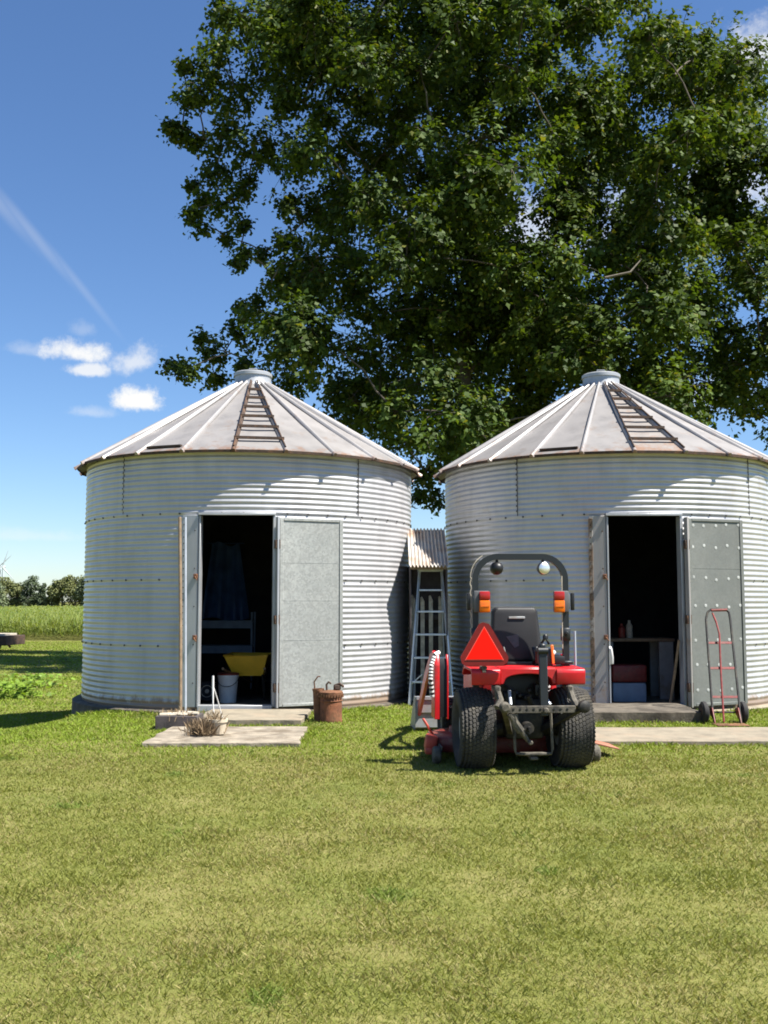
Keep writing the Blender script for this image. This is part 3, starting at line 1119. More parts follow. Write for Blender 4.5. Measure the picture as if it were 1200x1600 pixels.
def build_door_things():
    # long thin pole beside the jamb
    a, b = P(282, 1121, 12.45), P(281, 808, 12.86)
    a.z = max(a.z, 0.0)
    m = MB()
    m.tube([a, a.lerp(b, 0.5) + Vector((0.006, 0, 0)), b], 0.021, 8)
    tag(m.build('pole', M['wood_brown']), 'tall thin brown pole leaning on the wall left of the left doorway', 'pole')
    # flat strip of steel behind it
    a2, b2 = P(290, 1118, 12.62), P(290, 808, 12.95)
    m = MB()
    m.tube([a2, b2], 0.013, 6)
    tag(m.build('steel_rod', M['alu']), 'slim grey steel rod standing between the brown pole and the door frame', 'rod')
    # dark planter tray with dry debris
    c = P(281, 1130, 11.55)
    t = empty('planter_box', (c.x, 11.55, 0.0), 0, 'dark low planter box at the left end of the step', 'planter')
    m = MB()
    for (cx, cy, sx, sy) in ((0, -0.19, 0.46, 0.03), (0, 0.19, 0.46, 0.03), (-0.215, 0, 0.03, 0.35), (0.215, 0, 0.03, 0.35)):
        m.box((cx, cy, 0.075), (sx, sy, 0.15), None, 0, 0.004)
    m.box((0, 0, 0.05), (0.40, 0.35, 0.1), None, 1)
    m.build('box', [M['wood_dark'], M['bark']], t)
    tuft('dry_grass', (0, 0, 0.1), 260, 0.13, 0.09, (0.34, 0.25, 0.15), M['dry'], t, 1.0, 3)
    for (dx, dy, rz_, l_) in ((-0.05, -0.1, 0.2, 0.3), (0.08, 0.05, -0.3, 0.26)):
        m = MB()
        d = Vector((math.cos(rz_), math.sin(rz_), 0)) * l_ / 2
        p = Vector((dx, dy, 0.155))
        m.tube([p - d, p, p + d], [0.025, 0.028, 0.022], 8)
        m.build('branch_piece', M['wood_pale'], t)
    # pot with its dried plant fallen over to the left
    c = P(339, 1143, 10.55)
    p = empty('flower_pot', (c.x, 10.62, 0.055), 0, 'beige flower pot with a dried plant hanging over its side on the left slab', 'flower pot')
    m = MB()
    m.lathe([(0.068, 0), (0.088, 0.12), (0.097, 0.12), (0.098, 0.15), (0.085, 0.15), (0.08, 0.13), (0.01, 0.125)], 24)
    m.build('pot', M['pot'], p)
    tuft('dry_plant', (-0.14, -0.02, 0.0), 900, 0.17, 0.07, (0.20, 0.145, 0.09), M['dry'], p, 0.75, 5, 0.006)
    tuft('dry_stem', (-0.05, 0, 0.10), 120, 0.15, 0.04, (0.30, 0.23, 0.15), M['dry'], p, 0.9, 6, 0.004)
    # white forked stake
    top, b1, b2 = P(333, 1056, 10.9), P(336, 1120, 10.9), P(352, 1115, 11.1)
    b1.z = b2.z = 0.05
    m = MB()
    m.tube([b1, b1.lerp(top, 0.5) + Vector((-0.01, 0, 0)), top - Vector((0, 0, 0.1)), top], [0.006, 0.007, 0.012, 0.011], 8)
    m.tube([b2, b2.lerp(top, 0.5) + Vector((-0.015, 0, 0.02)), top - Vector((0, 0, 0.1))], [0.005, 0.006, 0.006], 8)
    tag(m.build('forked_stake', M['white']), 'thin white forked stake standing before the left doorway', 'stake')
    # rusty can with toothed lid and pump handle
    c = P(515, 1130, 11.85)
    k = empty('rusty_can', (c.x, 12.15, 0.0), 0, 'rusty orange metal can with a toothed lid beside the left bin door', 'can')
    m = MB()
    m.lathe([(0.128, 0), (0.132, 0.02), (0.128, 0.03), (0.128, 0.235), (0.137, 0.245), (0.128, 0.258), (0.128, 0.33), (0.12, 0.335), (0.01, 0.33)], 28)
    m.build('body', M['rust_bright'], k)
    m = MB()
    m.lathe([(0.139, 0.30), (0.141, 0.345), (0.12, 0.36), (0.02, 0.365)], 28, caps=True)
    for q in range(26):
        a = 2 * math.pi * q / 26
        m.box((0.142 * math.cos(a), 0.142 * math.sin(a), 0.305), (0.012, 0.018, 0.035), (0, 0, a), 0)
    m.build('lid', M['rust'], k)
    m = MB()
    m.tube([(-0.05, 0, 0.36), (-0.055, 0, 0.43), (-0.03, 0, 0.46), (0.0, 0, 0.44)], 0.012, 8)
    m.tube([(0.04, 0.02, 0.36), (0.04, 0.02, 0.42), (0.1, 0.02, 0.44), (0.15, 0.02, 0.40)], 0.014, 8)
    m.box((0.07, 0.03, 0.395), (0.08, 0.06, 0.06), (0, 0, 0.3), 0, 0.01)
    m.build('pump_handle', M['rust_dark'], k)
    c = P(497, 1122, 12.0)
    m = MB()
    m.lathe([(0.060, 0), (0.064, 0.35), (0.070, 0.355), (0.070, 0.38), (0.055, 0.38), (0.05, 0.32), (0.01, 0.3)], 20)
    m.tube([(-0.04, 0, 0.37), (-0.045, -0.01, 0.46), (0.0, -0.015, 0.52), (0.03, -0.01, 0.52)], 0.008, 6)
    o = m.build('rusty_pipe', M['rust'])
    o.location = (c.x, 12.2, 0.0)
    o.rotation_euler = (0, R(-2), 0)
    tag(o, 'narrow rusty upright pipe standing left of the rusty can', 'pipe')


build_door_things()


# ------------------------------------------------------------------ between the bins: shed, fence panel, stepladder
def build_shed():
    s = empty('lean_to_shed', (0.615, 14.0, 0), 0, 'small lean-to shed with a rusty corrugated roof squeezed between the two bins', 'shed')
    w0, w1 = -0.272, 0.272
    y0, y1 = 0.0, 1.0
    z0, z1 = 1.885, 2.46
    nx = 96
    nw = 11
    m = MB()
    vs, fs = [], []
    for t, (y, z) in enumerate(((y0, z0), (y1, z1))):
        for th in (0, -0.006):
            for i in range(nx + 1):
                x = w0 + (w1 - w0) * i / nx
                vs.append((x, y, z + 0.017 * math.cos(2 * math.pi * nw * i / nx) + th))
    q = nx + 1
    for i in range(nx):
        fs.append((i, i + 1, 2 * q + i + 1, 2 * q + i))
        fs.append((q + i, 3 * q + i, 3 * q + i + 1, q + i + 1))
        fs.append((i, q + i, q + i + 1, i + 1))
        fs.append((2 * q + i, 2 * q + i + 1, 3 * q + i + 1, 3 * q + i))
    m.add(vs, fs, 0, True)
    m.build('roof', M['corr'], s, sharp=50)
    m = MB()
    m.box((0, 0.62, 1.0), (0.50, 0.05, 2.0), None, 0, 0.004)
    for sx in (-1, 1):
        m.box((sx * 0.25, 0.52, 0.95), (0.02, 0.8, 1.9), None, 0, 0.004)
    for x in (-0.2, -0.1, 0, 0.1, 0.2):
        m.box((x, 0.59, 1.0), (0.012, 0.014, 2.0), None, 0)
    m.build('wall', M['wood_dark'], s)
    m = MB()
    m.box((0, 0.09, 1.875), (0.50, 0.04, 0.07), None, 0, 0.004)
    m.build('eave_board', M['wood_brown'], s)
    # picket panel
    f = empty('picket_panel', (0.64, 14.50, 0.0), 0, 'panel of five pale pickets with slanted tops standing behind the stepladder', 'fence')
    for i, u in enumerate((645.5, 660, 673, 688, 700.5)):
        c = P(u, 930, 14.50)
        x = c.x - 0.64
        m = MB()
        hw = 0.029
        top = 1.50 + (0.0, -0.03, -0.01, -0.02, 0.02)[i]
        m.prism([(x - hw, 0.02), (x + hw, 0.02), (x + hw, top - 0.07), (x - hw * 0.2, top), (x - hw, top - 0.01)], -0.02, 0.0, bevel=0.003, seg=1)
        m.build('picket', M['picket'], f)
    for z in (0.35, 1.18):
        m = MB()
        m.box((0.0, 0.018, z), (0.46, 0.03, 0.07), None, 0, 0.003)
        m.build('rail', M['wood_dark'], f)
    # stepladder
    l = empty('stepladder', (0.63, 13.9, 0.0), 0, 'grey aluminium stepladder standing against the shed between the bins', 'ladder')
    TL, TR = P(655.5, 893, 14.32), P(690, 893, 14.32)
    BL, BR = P(641, 1085, 14.0), P(706, 1085, 14.0)
    for q in (TL, TR, BL, BR):
        q -= Vector((0.63, 13.9, 0))
    for (A, B) in ((BL, TL), (BR, TR)):
        d = (B - A).normalized()
        A = A - d * (A.z - 0.01) / d.z
        m = MB()
        ax = d.to_track_quat('Z', 'Y').to_matrix()
        m.box((A + B) / 2, (0.022, 0.06, (B - A).length), ax, 0, 0.003)
        m.build('rail', M['alu'], l)
    for v in (923, 957, 993, 1029, 1066):
        t = (1085 - v) / (1085 - 893)
        A, B = BL.lerp(TL, t), BR.lerp(TR, t)
        m = MB()
        m.box((A + B) / 2, ((B - A).length - 0.02, 0.075, 0.026), None, 0, 0.003)
        m.build('tread', M['alu'], l)
    m = MB()
    m.box((TL + TR) / 2 + Vector((0, 0.03, 0.02)), ((TR - TL).length + 0.05, 0.12, 0.045), None, 0, 0.006)
    m.build('top_cap', M['alu'], l)
    for (A, B) in ((BL, TL), (BR, TR)):      # rear legs
        m = MB()
        m.tube([B + Vector((0, 0.03, -0.03)), Vector((A.x * 0.8, 0.58, 0.02))], 0.014, 8)
        m.build('rear_leg', M['alu'], l)
    m = MB()
    m.tube([BL.lerp(TL, 0.08), Vector(((BL.x + BR.x) / 2 - 0.12, BL.y, BL.lerp(TL, 0.16).z))], 0.008, 6)
    m.build('brace', M['alu'], l)


build_shed()


# ------------------------------------------------------------------ tractor
def build_tractor():
    t = empty('compact_tractor', (1.172, 8.85, 0), R(4), 'small red tractor seen from behind with a roll bar and warning triangle', 'tractor')
    # rear wheels
    def surf(x):      # tyre radius across the tread
        return 0.333 - 0.9 * x * x - 14 * x ** 4
    for sx in (-1, 1):
        T = Matrix.Translation((sx * 0.412, 0, 0.333)) @ Matrix.Diagonal((0.89, 1, 1, 1)) @ Matrix.Rotation(R(90), 4, 'Y')
        m = MB()
        prof = [(0.155, -0.11), (0.20, -0.155), (0.255, -0.172)]
        prof += [(surf(x), x) for x in np.linspace(-0.158, 0.158, 13)]
        prof += [(0.255, 0.172), (0.20, 0.155), (0.155, 0.11)]
        m.lathe(prof, 64, mat=T)
        nb, nr_ = 58, 10
        for k in range(nr_):
            x = -0.145 + 0.29 * k / (nr_ - 1)
            for q in range(nb):
                a = 2 * math.pi * (q + 0.5 * (k % 2) + 0.12 * k) / nb
                r = surf(x) + 0.0005
                dz = math.atan(-(1.8 * x + 56 * x ** 3))
                p = (r * math.cos(a), r * math.sin(a), x)
                rot = Matrix.Rotation(a, 3, 'Z') @ Matrix.Rotation(-dz, 3, 'Y') @ Matrix.Rotation(R(18), 3, 'X')
                m.box(p, (0.014, 0.0300, 0.0295), rot, 1, 0.002, mat=T)
        w = m.build('rear_wheel', [M['rubber'], M['rubber_worn']], t)
        m = MB()
        for s2 in (-1, 1):
            m.lathe([(0.157, s2 * 0.115), (0.15, s2 * 0.10), (0.13, s2 * 0.04), (0.05, s2 * 0.035), (0.045, s2 * 0.06), (0.01, s2 * 0.06)], 28, mat=T)
        m.build('rim', M['grey_paint'], w)
    m = MB()
    m.tube([(-0.3, 0, 0.33), (0.3, 0, 0.33)], 0.07, 16)
    m.box((0, 0.1, 0.42), (0.34, 0.5, 0.34), None, 0, 0.04, seg=2)
    m.box((0, 0.9, 0.40), (0.26, 1.4, 0.22), None, 0, 0.03, seg=2)
    m.tube([(0, -0.2, 0.36), (0, -0.30, 0.36)], [0.05, 0.045], 14)
    m.tube([(0, -0.30, 0.36), (0, -0.37, 0.36)], 0.018, 10)
    m.tube([(-0.10, -0.16, 0.52), (-0.10, -0.18, 0.66)], 0.02, 8)
    m.tube([(0.05, -0.17, 0.55), (0.02, -0.2, 0.62)], 0.022, 8)
    for (x, z) in ((-0.05, 0.62), (0.0, 0.60), (0.03, 0.66)):
        m.disc((x, -0.15, z), (0, -1, 0), 0.02, 0.05, 8)
    m.build('gearbox', M['dark_iron'], t)
    m = MB()
    m.box((0, 0.10, 0.68), (0.44, 0.30, 0.24), None, 0, 0.03, seg=2)
    m.tube([(-0.17, -0.12, 0.70), (-0.05, -0.16, 0.62), (0.06, -0.10, 0.60)], 0.012, 6)
    m.tube([(0.15, -0.12, 0.74), (0.12, -0.18, 0.64), (0.16, -0.12, 0.55)], 0.01, 6)
    m.box((-0.12, -0.10, 0.60), (0.10, 0.08, 0.09), None, 0, 0.01)
    m.box((0.11, -0.12, 0.66), (0.05, 0.06, 0.10), None, 0, 0.008)
    m.build('under_seat_housing', M['black'], t)

    # red fenders with the cross panel between them
    for sx in (-1, 1):
        m = MB()
        th = 0.025
        outer = [(-0.30, 0.715), (-0.316, 0.722), (-0.322, 0.815), (-0.314, 0.838), (-0.292, 0.848), (0.06, 0.852), (0.16, 0.838), (0.225, 0.775)]
        inner = [(0.20, 0.765), (0.145, 0.818), (0.06, 0.828), (-0.27, 0.825), (-0.292, 0.812), (-0.296, 0.79), (-0.292, 0.715)]
        x0, x1 = sorted((sx * 0.235, sx * 0.475))
        m.prism(outer + inner, x0, x1, axis='X', bevel=0.005, seg=2)
        # inner cheek
        xa, xb = sorted((sx * 0.233, sx * 0.258))
        m.prism([(-0.30, 0.715), (-0.30, 0.82), (-0.27, 0.83), (0.06, 0.83), (0.14, 0.82), (0.19, 0.77), (0.1, 0.70), (-0.1, 0.69)], xa, xb, axis='X')
        m.build('fender', M['red'], t)
    m = MB()
    poly = [(-0.233, 0.72), (-0.233, 0.849), (0.233, 0.849), (0.233, 0.72), (0.205, 0.72)] + [(0.205 * math.cos(R(a)) if False else 0.2 * math.cos(R(a)), 0.72 + 0.085 * math.sin(R(a)) ** 0.6) for a in range(10, 171, 10)] + [(-0.205, 0.72)]
    m.prism(poly, -0.30, -0.26, bevel=0.006, seg=1)
    m.box((0, 0.0, 0.848), (0.466, 0.52, 0.014), None, 0, 0.004)
    m.build('rear_panel', M['red'], t)
    # platform and hood further forward
    m = MB()
    m.box((0, 0.62, 0.42), (0.86, 0.62, 0.04), None, 0, 0.01, seg=2)
    m.build('footplate', M['black'], t)
    m = MB()
    hood = [(0.80, 0.46), (0.80, 1.02), (0.90, 1.06), (1.40, 1.00), (1.72, 0.88), (1.80, 0.70), (1.80, 0.46)]
    m.prism(hood, -0.235, 0.235, axis='X', bevel=0.035, seg=3)
    m.build('hood', M['red'], t)
    m = MB()
    m.box((0, 1.81, 0.62), (0.36, 0.03, 0.30), None, 0, 0.01)
    m.build('grille', M['black'], t)
    m = MB()
    m.tube([(0, 0.78, 0.95), (0, 0.55, 1.12)], 0.022, 10)
    ring = [(0.16 * math.cos(a), 0.55 + 0.16 * math.sin(a) * 0.6, 1.12 + 0.16 * math.sin(a) * 0.75) for a in np.linspace(0, 2 * math.pi, 25)[:-1]]
    m.tube(ring, 0.014, 8, closed=True)
    m.tube([ring[0], (0, 0.55, 1.12), ring[12]], 0.01, 6)
    m.build('steering_wheel', M['black'], t)
    for sx in (-1, 1):
        T = Matrix.Translation((sx * 0.43, 1.42, 0.225)) @ Matrix.Rotation(R(90), 4, 'Y')
        m = MB()
        m.lathe([(0.11, -0.07), (0.17, -0.1), (0.21, -0.09), (0.225, -0.04), (0.225, 0.04), (0.21, 0.09), (0.17, 0.1), (0.11, 0.07)], 36, mat=T)
        for q in range(30):
            a = 2 * math.pi * q / 30
            for x in (-0.05, 0.0, 0.05):
                m.box((0.226 * math.cos(a + x * 2), 0.226 * math.sin(a + x * 2), x), (0.014, 0.03, 0.04), (0, 0, a + x * 2), 0, 0.003, mat=T)
        w = m.build('front_wheel', M['rubber'], t)
        m = MB()
        for s2 in (-1, 1):
            m.lathe([(0.112, s2 * 0.072), (0.10, s2 * 0.03), (0.03, s2 * 0.03), (0.03, s2 * 0.05), (0.005, s2 * 0.05)], 24, mat=T)
        m.build('rim', M['grey_paint'], w)
    m = MB()
    m.tube([(-0.38, 1.42, 0.24), (0.38, 1.42, 0.24)], 0.035, 12)
    m.build('front_axle', M['dark_iron'], t)

    # seat
    m = MB()
    zc = 0.87
    body = [(-0.20, zc), (-0.225, zc + 0.16), (-0.205, zc + 0.42)] + arc(-0.15, zc + 0.43, 0.055, 170, 95, 4) + arc(0.15, zc + 0.43, 0.055, 85, 10, 4) + [(0.205, zc + 0.42), (0.225, zc + 0.16), (0.20, zc)]
    T = Matrix.Translation((0.0, 0.20, 0)) @ Matrix.Translation((0, 0, zc)) @ Matrix.Rotation(R(9), 4, 'X').inverted() @ Matrix.Translation((0, 0, -zc))
    m.prism(body, -0.05, 0.05, bevel=0.03, seg=3, mat=T)
    m.box((0, 0.38, 0.93), (0.46, 0.44, 0.12), (R(4), 0, 0), 0, 0.045, seg=3)
    seat = m.build('seat', M['black_seat'], t)
    m = MB()
    m.box((0.01, -0.056, zc + 0.385), (0.145, 0.014, 0.022), None, 0, 0.004, mat=T)  # light bar painted as the reflection on the grab slot
    m.build('grab_slot_glint', M['grey_paint'], seat)
    m = MB()
    m.prism([(-0.09, zc + 0.22), (-0.02, zc + 0.12), (0.02, zc + 0.14), (0.02, zc + 0.24), (-0.03, zc + 0.23)], -0.0545, -0.0505, mat=T)
    m.build('pale_patch', simple('pale_vinyl', (0.07, 0.065, 0.065), 0.5, 0, 0.3, 20), seat)  # paler patch on the seat back
    m = MB()
    m.box((0, 0.3, 0.865), (0.40, 0.5, 0.03), None, 0, 0.008)
    m.tube([(-0.12, 0.06, 0.87), (-0.13, -0.02, 0.9), (-0.13, 0.1, 1.0)], 0.014, 8)
    m.tube([(0.12, 0.06, 0.87), (0.13, -0.02, 0.9), (0.13, 0.1, 1.0)], 0.014, 8)
    m.build('seat_base', M['black'], t)

    # roll bar
    hw, zt, rr = 0.392, 1.785, 0.20
    path = [(-hw, 0.0, 0.55), (-hw, 0.0, 0.9), (-hw, 0.0, 1.3), (-hw, 0, zt - rr)]
    path += [(x, 0.0, z) for x, z in arc(-hw + rr, zt - rr, rr, 180, 90, 8)][1:]
    path += [(x, 0.0, z) for x, z in arc(hw - rr, zt - rr, rr, 90, 0, 8)]
    path += [(hw, 0.0, 1.3), (hw, 0.0, 0.9), (hw, 0.0, 0.55)]
    m = MB()
    m.tube(path, 0.036, 4, phase=R(45))
    for sx in (-1, 1):
        m.box((sx * hw, 0, 1.12), (0.072, 0.075, 0.11), None, 0, 0.006)
        m.box((sx * hw, 0, 0.88), (0.10, 0.11, 0.03), None, 0, 0.006)
        m.disc((sx * hw + 0.0, -0.036, 1.13), (0, -1, 0), 0.018, 0.03, 8)
    rops = m.build('roll_bar', M['rops'], t, sharp=50)
    m = MB()          # pale line painting the sunlit outer edge of the left post
    pts = [(-hw - 0.034, -0.01, 1.05)]
    for i in range(26):
        z = 1.05 + i * 0.022
        pts.append((-hw - 0.040 - 0.006 * math.sin(i * 1.7), -0.02, z))
    pts += [(x * 1.0 - 0.03 * 0.9, -0.02, z + 0.022) for x, z in arc(-hw + rr, zt - rr, rr + 0.015, 180, 120, 6)]
    m.tube(pts, 0.0045, 6)
    m.build('pale_edge_line', M['wood_pale'], rops)
    m = MB()
    m.tube([(hw - 0.035 , -0.038, 1.62), (hw - 0.037, -0.038, 1.3), (hw - 0.037, -0.038, 1.0)], 0.005, 6)
    m.build('pale_edge_line', M['wood_pale'], rops)
    # work lights hanging under the bar: the left faces forward, the right faces back
    for sx in (-1, 1):
        x, z = sx * 0.20, 1.685
        m = MB()
        m.tube([(x, 0, zt - 0.03), (x, -0.005, z + 0.055)], 0.013, 8)
        D = Matrix.Translation((x, -0.01, z)) @ Matrix.Rotation(R(90 if sx < 0 else -90), 4, 'X') @ Matrix.Rotation(R(0), 4, 'Z')
        if sx > 0:
            D = Matrix.Translation((x, -0.01, z)) @ Matrix.Rotation(R(12), 4, 'Z') @ Matrix.Rotation(R(-90), 4, 'X')
        m.lathe([(0.02, 0.055), (0.042, 0.04), (0.056, 0.0), (0.057, -0.03), (0.053, -0.034)], 24, mat=D)
        w = m.build('work_light', M['black'], t)
        m = MB()
        m.lathe([(0.052, -0.0345), (0.045, -0.042), (0.02, -0.047), (0.004, -0.048)], 24, mat=D)
        m.build('lens', M['chrome'], w)
        if sx > 0:
            pass
    # flip: the right lamp shows its lens to the rear, the left one its black shell
    # tail lights
    for sx in (-1, 1):
        x, z = sx * 0.322, 1.40
        m = MB()
        m.box((sx * 0.345, -0.052, z), (0.135, 0.035, 0.185), None, 0, 0.012, seg=2)
        m.box((sx * 0.395, -0.03, z), (0.05, 0.06, 0.13), None, 0, 0.006)
        w = m.build('tail_light', M['lamp_grey'], t)
        m = MB()
        m.box((x, -0.082, z + 0.050), (0.092, 0.03, 0.072), None, 0, 0.010, seg=2)
        m.build('red_lens', M['lens_red'], w)
        m = MB()
        m.box((x, -0.083, z - 0.040), (0.092, 0.032, 0.102), None, 0, 0.010, seg=2)
        m.box((x, -0.100, z - 0.040), (0.075, 0.006, 0.006), None, 0)
        m.build('amber_lens', M['lens_amber'], w)
        m = MB()
        m.box((sx * 0.452, -0.02, z + 0.0), (0.03, 0.04, 0.15), None, 0, 0.008, seg=2)
        m.build('side_reflector', M['black'], w)

    # warning triangle
    def tri(h, cut, cx, cz):
        """upright triangle of height h, corners cut"""
        w = h * 1.165
        P3 = [Vector((cx - w / 2, cz - h / 2)), Vector((cx + w / 2, cz - h / 2)), Vector((cx, cz + h / 2))]
        out = []
        for i in range(3):
            a, b, c = P3[i - 1], P3[i], P3[(i + 1) % 3]
            if cut:
                out.append(b + (a - b).normalized() * cut)
                out.append(b + (c - b).normalized() * cut * 0.5 + (a - b).normalized() * cut * 0.5 * 0.6)
                out.append(b + (c - b).normalized() * cut)
            else:
                out.append(b)
        return [(p.x, p.y) for p in out]
    sm = empty('warning_triangle', (0, 0, 0))
    sm.parent = t
    cx, cz = -0.375, 1.06
    y = -0.36
    m = MB()
    m.prism(tri(0.415, 0.085, cx, cz + 0.022), y, y + 0.004)
    m.build('border', M['smv_edge'], sm)
    m = MB()
    m.prism(tri(0.278, 0.0, cx, cz), y - 0.003, y - 0.0005)
    m.build('centre_line', M['smv_line'], sm)
    m = MB()
    m.prism(tri(0.260, 0.0, cx, cz - 0.0015), y - 0.0055, y - 0.0035)
    m.build('centre', M['smv'], sm)
    m = MB()
    m.box((cx, y + 0.02, 0.93), (0.03, 0.02, 0.22), None, 0, 0.003)
    m.box((cx, y + 0.06, 0.858), (0.05, 0.10, 0.02), None, 0, 0.003)
    m.build('bracket', M['iron_dusty'], sm)

    # three-point hitch
    m = MB()
    m.box((0.09, -0.46, 0.74), (0.068, 0.035, 0.52), (R(-3), 0, 0), 0, 0.006)
    m.tube([(0.05, -0.45, 1.0), (0.13, -0.45, 1.0)], 0.03, 10)
    m.box((0.09, -0.44, 1.03), (0.055, 0.05, 0.06), None, 0, 0.012)
    m.box((0.12, -0.40, 0.98), (0.03, 0.10, 0.05), None, 0, 0.008)
    m.build('top_link', M['rops'], t)
    m = MB()
    m.box((0.06, -0.50, 0.535), (0.56, 0.022, 0.058), None, 0, 0.004)
    for k in range(9):
        m.disc((-0.17 + k * 0.055, -0.511, 0.535), (0, -1, 0), 0.011, 0.0025, 8, 1)
    m.disc((0.09, -0.52, 0.53), (0, -1, 0), 0.026, 0.03, 8, 0)
    m.build('drawbar', [M['iron_dusty'], M['black']], t)
    for sx in (-1, 1):
        m = MB()
        if sx > 0:
            m.tube([(0.10, 0.1, 0.27), (0.14, -0.12, 0.32), (0.40, -0.48, 0.55)], [0.03, 0.036, 0.036], 4, phase=R(45))
            m.disc((0.40, -0.50, 0.555), (0.3, -1, 0), 0.05, 0.05, 12)
        else:
            m.tube([(-0.10, 0.1, 0.27), (-0.12, -0.12, 0.30), (-0.24, -0.48, 0.54)], [0.026, 0.03, 0.03], 4, phase=R(45))
            m.disc((-0.24, -0.50, 0.555), (0, -1, 0), 0.045, 0.05, 12)
            m.tube([(-0.03, -0.42, 0.27), (-0.10, -0.46, 0.36), (-0.20, -0.49, 0.50)], [0.016, 0.024, 0.024], 8)
            m.tube([(-0.10, -0.46, 0.36), (-0.15, -0.47, 0.43), (-0.16, -0.47, 0.50)], 0.036, 8)
            m.disc((-0.02, -0.44, 0.265), (0, -1, 0), 0.02, 0.03, 8)
        m.build('lift_arm', M['dark_iron'] if sx > 0 else M['iron_dusty'], t)
        m = MB()
        x = sx * 0.30 + 0.03
        m.tube([(x, -0.2, 0.70), (x, -0.36, 0.68)], 0.024, 8)
        m.tube([(x, -0.36, 0.69), (x + 0.015, -0.42, 0.60), (x + sx * 0.03, -0.48, 0.55)], [0.02, 0.028, 0.022], 8)
        m.box((x, -0.37, 0.66), (0.045, 0.05, 0.11), None, 0, 0.01)
        m.build('lift_rod', M['iron_dusty'], t)
    for (xa, xb) in ((-0.14, -0.145), (0.13, 0.185)):
        m = MB()
        m.tube([(xa, -0.20, 0.66), (xb, -0.28, 0.55)], 0.013, 8)
        m.build('stay_rod', M['alu'], t)
    m = MB()
    m.tube([(-0.13, -0.33, 0.52), (-0.13, -0.36, 0.20), (-0.12, -0.36, 0.165), (0.0, -0.37, 0.155), (0.17, -0.36, 0.165), (0.18, -0.36, 0.2), (0.175, -0.33, 0.52)], 0.012, 6)
    m.box((0.02, -0.36, 0.165), (0.22, 0.05, 0.02), None, 0, 0.004)
    m.box((0.02, -0.34, 0.13), (0.06, 0.14, 0.02), None, 0, 0.004)
    m.build('hitch_frame', M['iron_dusty'], t)

    # levers on the right
    m = MB()
    m.box((0.215, -0.02, 0.93), (0.07, 0.22, 0.14), None, 0, 0.012, seg=2)
    m.tube([(0.16, 0.05, 0.9), (0.15, -0.02, 1.0), (0.20, -0.05, 1.09), (0.24, -0.03, 1.04)], 0.012, 8)
    m.disc((0.205, -0.05, 1.08), (0, 0, 1), 0.024, 0.04, 8)
    m.tube([(0.12, -0.1, 0.88), (0.11, -0.12, 0.99)], 0.014, 8)
    m.disc((0.11, -0.12, 0.98), (0, 0, 1), 0.022, 0.04, 8)
    m.box((0.30, 0.0, 0.905), (0.11, 0.25, 0.07), None, 0, 0.012, seg=2)
    m.build('control_lever', M['black'], t)
    m = MB()
    m.box((0.245, -0.135, 0.955), (0.024, 0.012, 0.16), (0, R(-4), 0), 0, 0.004)
    m.build('orange_strip', M['orange_paint'], t)
    m = MB()
    m.tube([(0.45, -0.10, 0.86), (0.448, -0.10, 1.15)], 0.009, 8)
    m.build('flag_rod', M['alu'], t)

    # loader
    for sx in (-1, 1):
        x = sx * 0.555
        m = MB()
        pl = [(0.92, 0.30), (1.20, 0.30), (1.16, 0.62), (1.08, 0.84), (1.02, 0.90), (0.96, 0.90), (0.92, 0.80)]
        for (dx, th) in ((-0.055, 0.050), (0.046, 0.016)):
            m.prism(pl, x + dx - th / 2, x + dx + th / 2, axis='X', bevel=0.004, seg=1)
        m.prism([(0.935, 0.32), (1.15, 0.32), (1.11, 0.62), (1.02, 0.86), (0.97, 0.86), (0.935, 0.78)], x - 0.028, x + 0.039, axis='X', mi=1)
        m.box((x * 0.75, 1.05, 0.36), (0.28, 0.16, 0.10), None, 1, 0.01)
        m.build('loader_mast', [M['red'], M['black']], t)
        m = MB()
        up = [(0.96, 0.90), (1.05, 0.935), (1.25, 0.90), (1.75, 0.68), (2.05, 0.50), (2.45, 0.26)]
        lo = [(2.40, 0.17), (1.98, 0.40), (1.70, 0.57), (1.22, 0.79), (1.02, 0.83)]
        m.prism(up + lo, x - 0.085, x - 0.052, axis='X', bevel=0.006, seg=1)
        m.build('loader_arm', M['red'], t)
        m = MB()
        pts = [(x - 0.10, 0.93, 0.52), (x - 0.12, 0.90, 0.68), (x - 0.11, 0.92, 0.80), (x - 0.07, 0.96, 0.90), (x - 0.02, 1.0, 0.92)]
        # a hose with a spiral guard round it
        pr = [Vector(p) for p in pts]
        dense = []
        for i in range(len(pr) - 1):
            for k in range(8):
                dense.append(pr[i].lerp(pr[i + 1], k / 8))
        m.tube(dense, 0.017, 8)
        m.build('hydraulic_hose', M['black'], t)
        m = MB()
        for i in range(0, len(dense) - 1, 2):
            d = (dense[i + 1] - dense[i]).normalized()
            m.tube([dense[i] - d * 0.008, dense[i] + d * 0.008], 0.0215, 8)
        m.build('hose_guard', M['white'], t)
        m = MB()
        m.tube([(x - 0.02, 1.05, 0.42), (x - 0.02, 1.55, 0.60)], 0.028, 10)
        m.tube([(x - 0.02, 1.55, 0.60), (x - 0.02, 1.85, 0.52)], 0.015, 10, 0)
        m.build('lift_cylinder', M['dark_iron'], t)
    # bucket
    m = MB()
    bw = 0.66
    sec = [(2.42, 0.37), (2.40, 0.05), (2.48, 0.012), (2.98, 0.01)]
    vs, fs = [], []
    for (y_, z_) in sec:
        vs += [(-bw, y_, z_), (bw, y_, z_)]
    for (y_, z_) in [(2.445, 0.36), (2.425, 0.065), (2.49, 0.03), (2.97, 0.024)]:
        vs += [(-bw, y_, z_), (bw, y_, z_)]
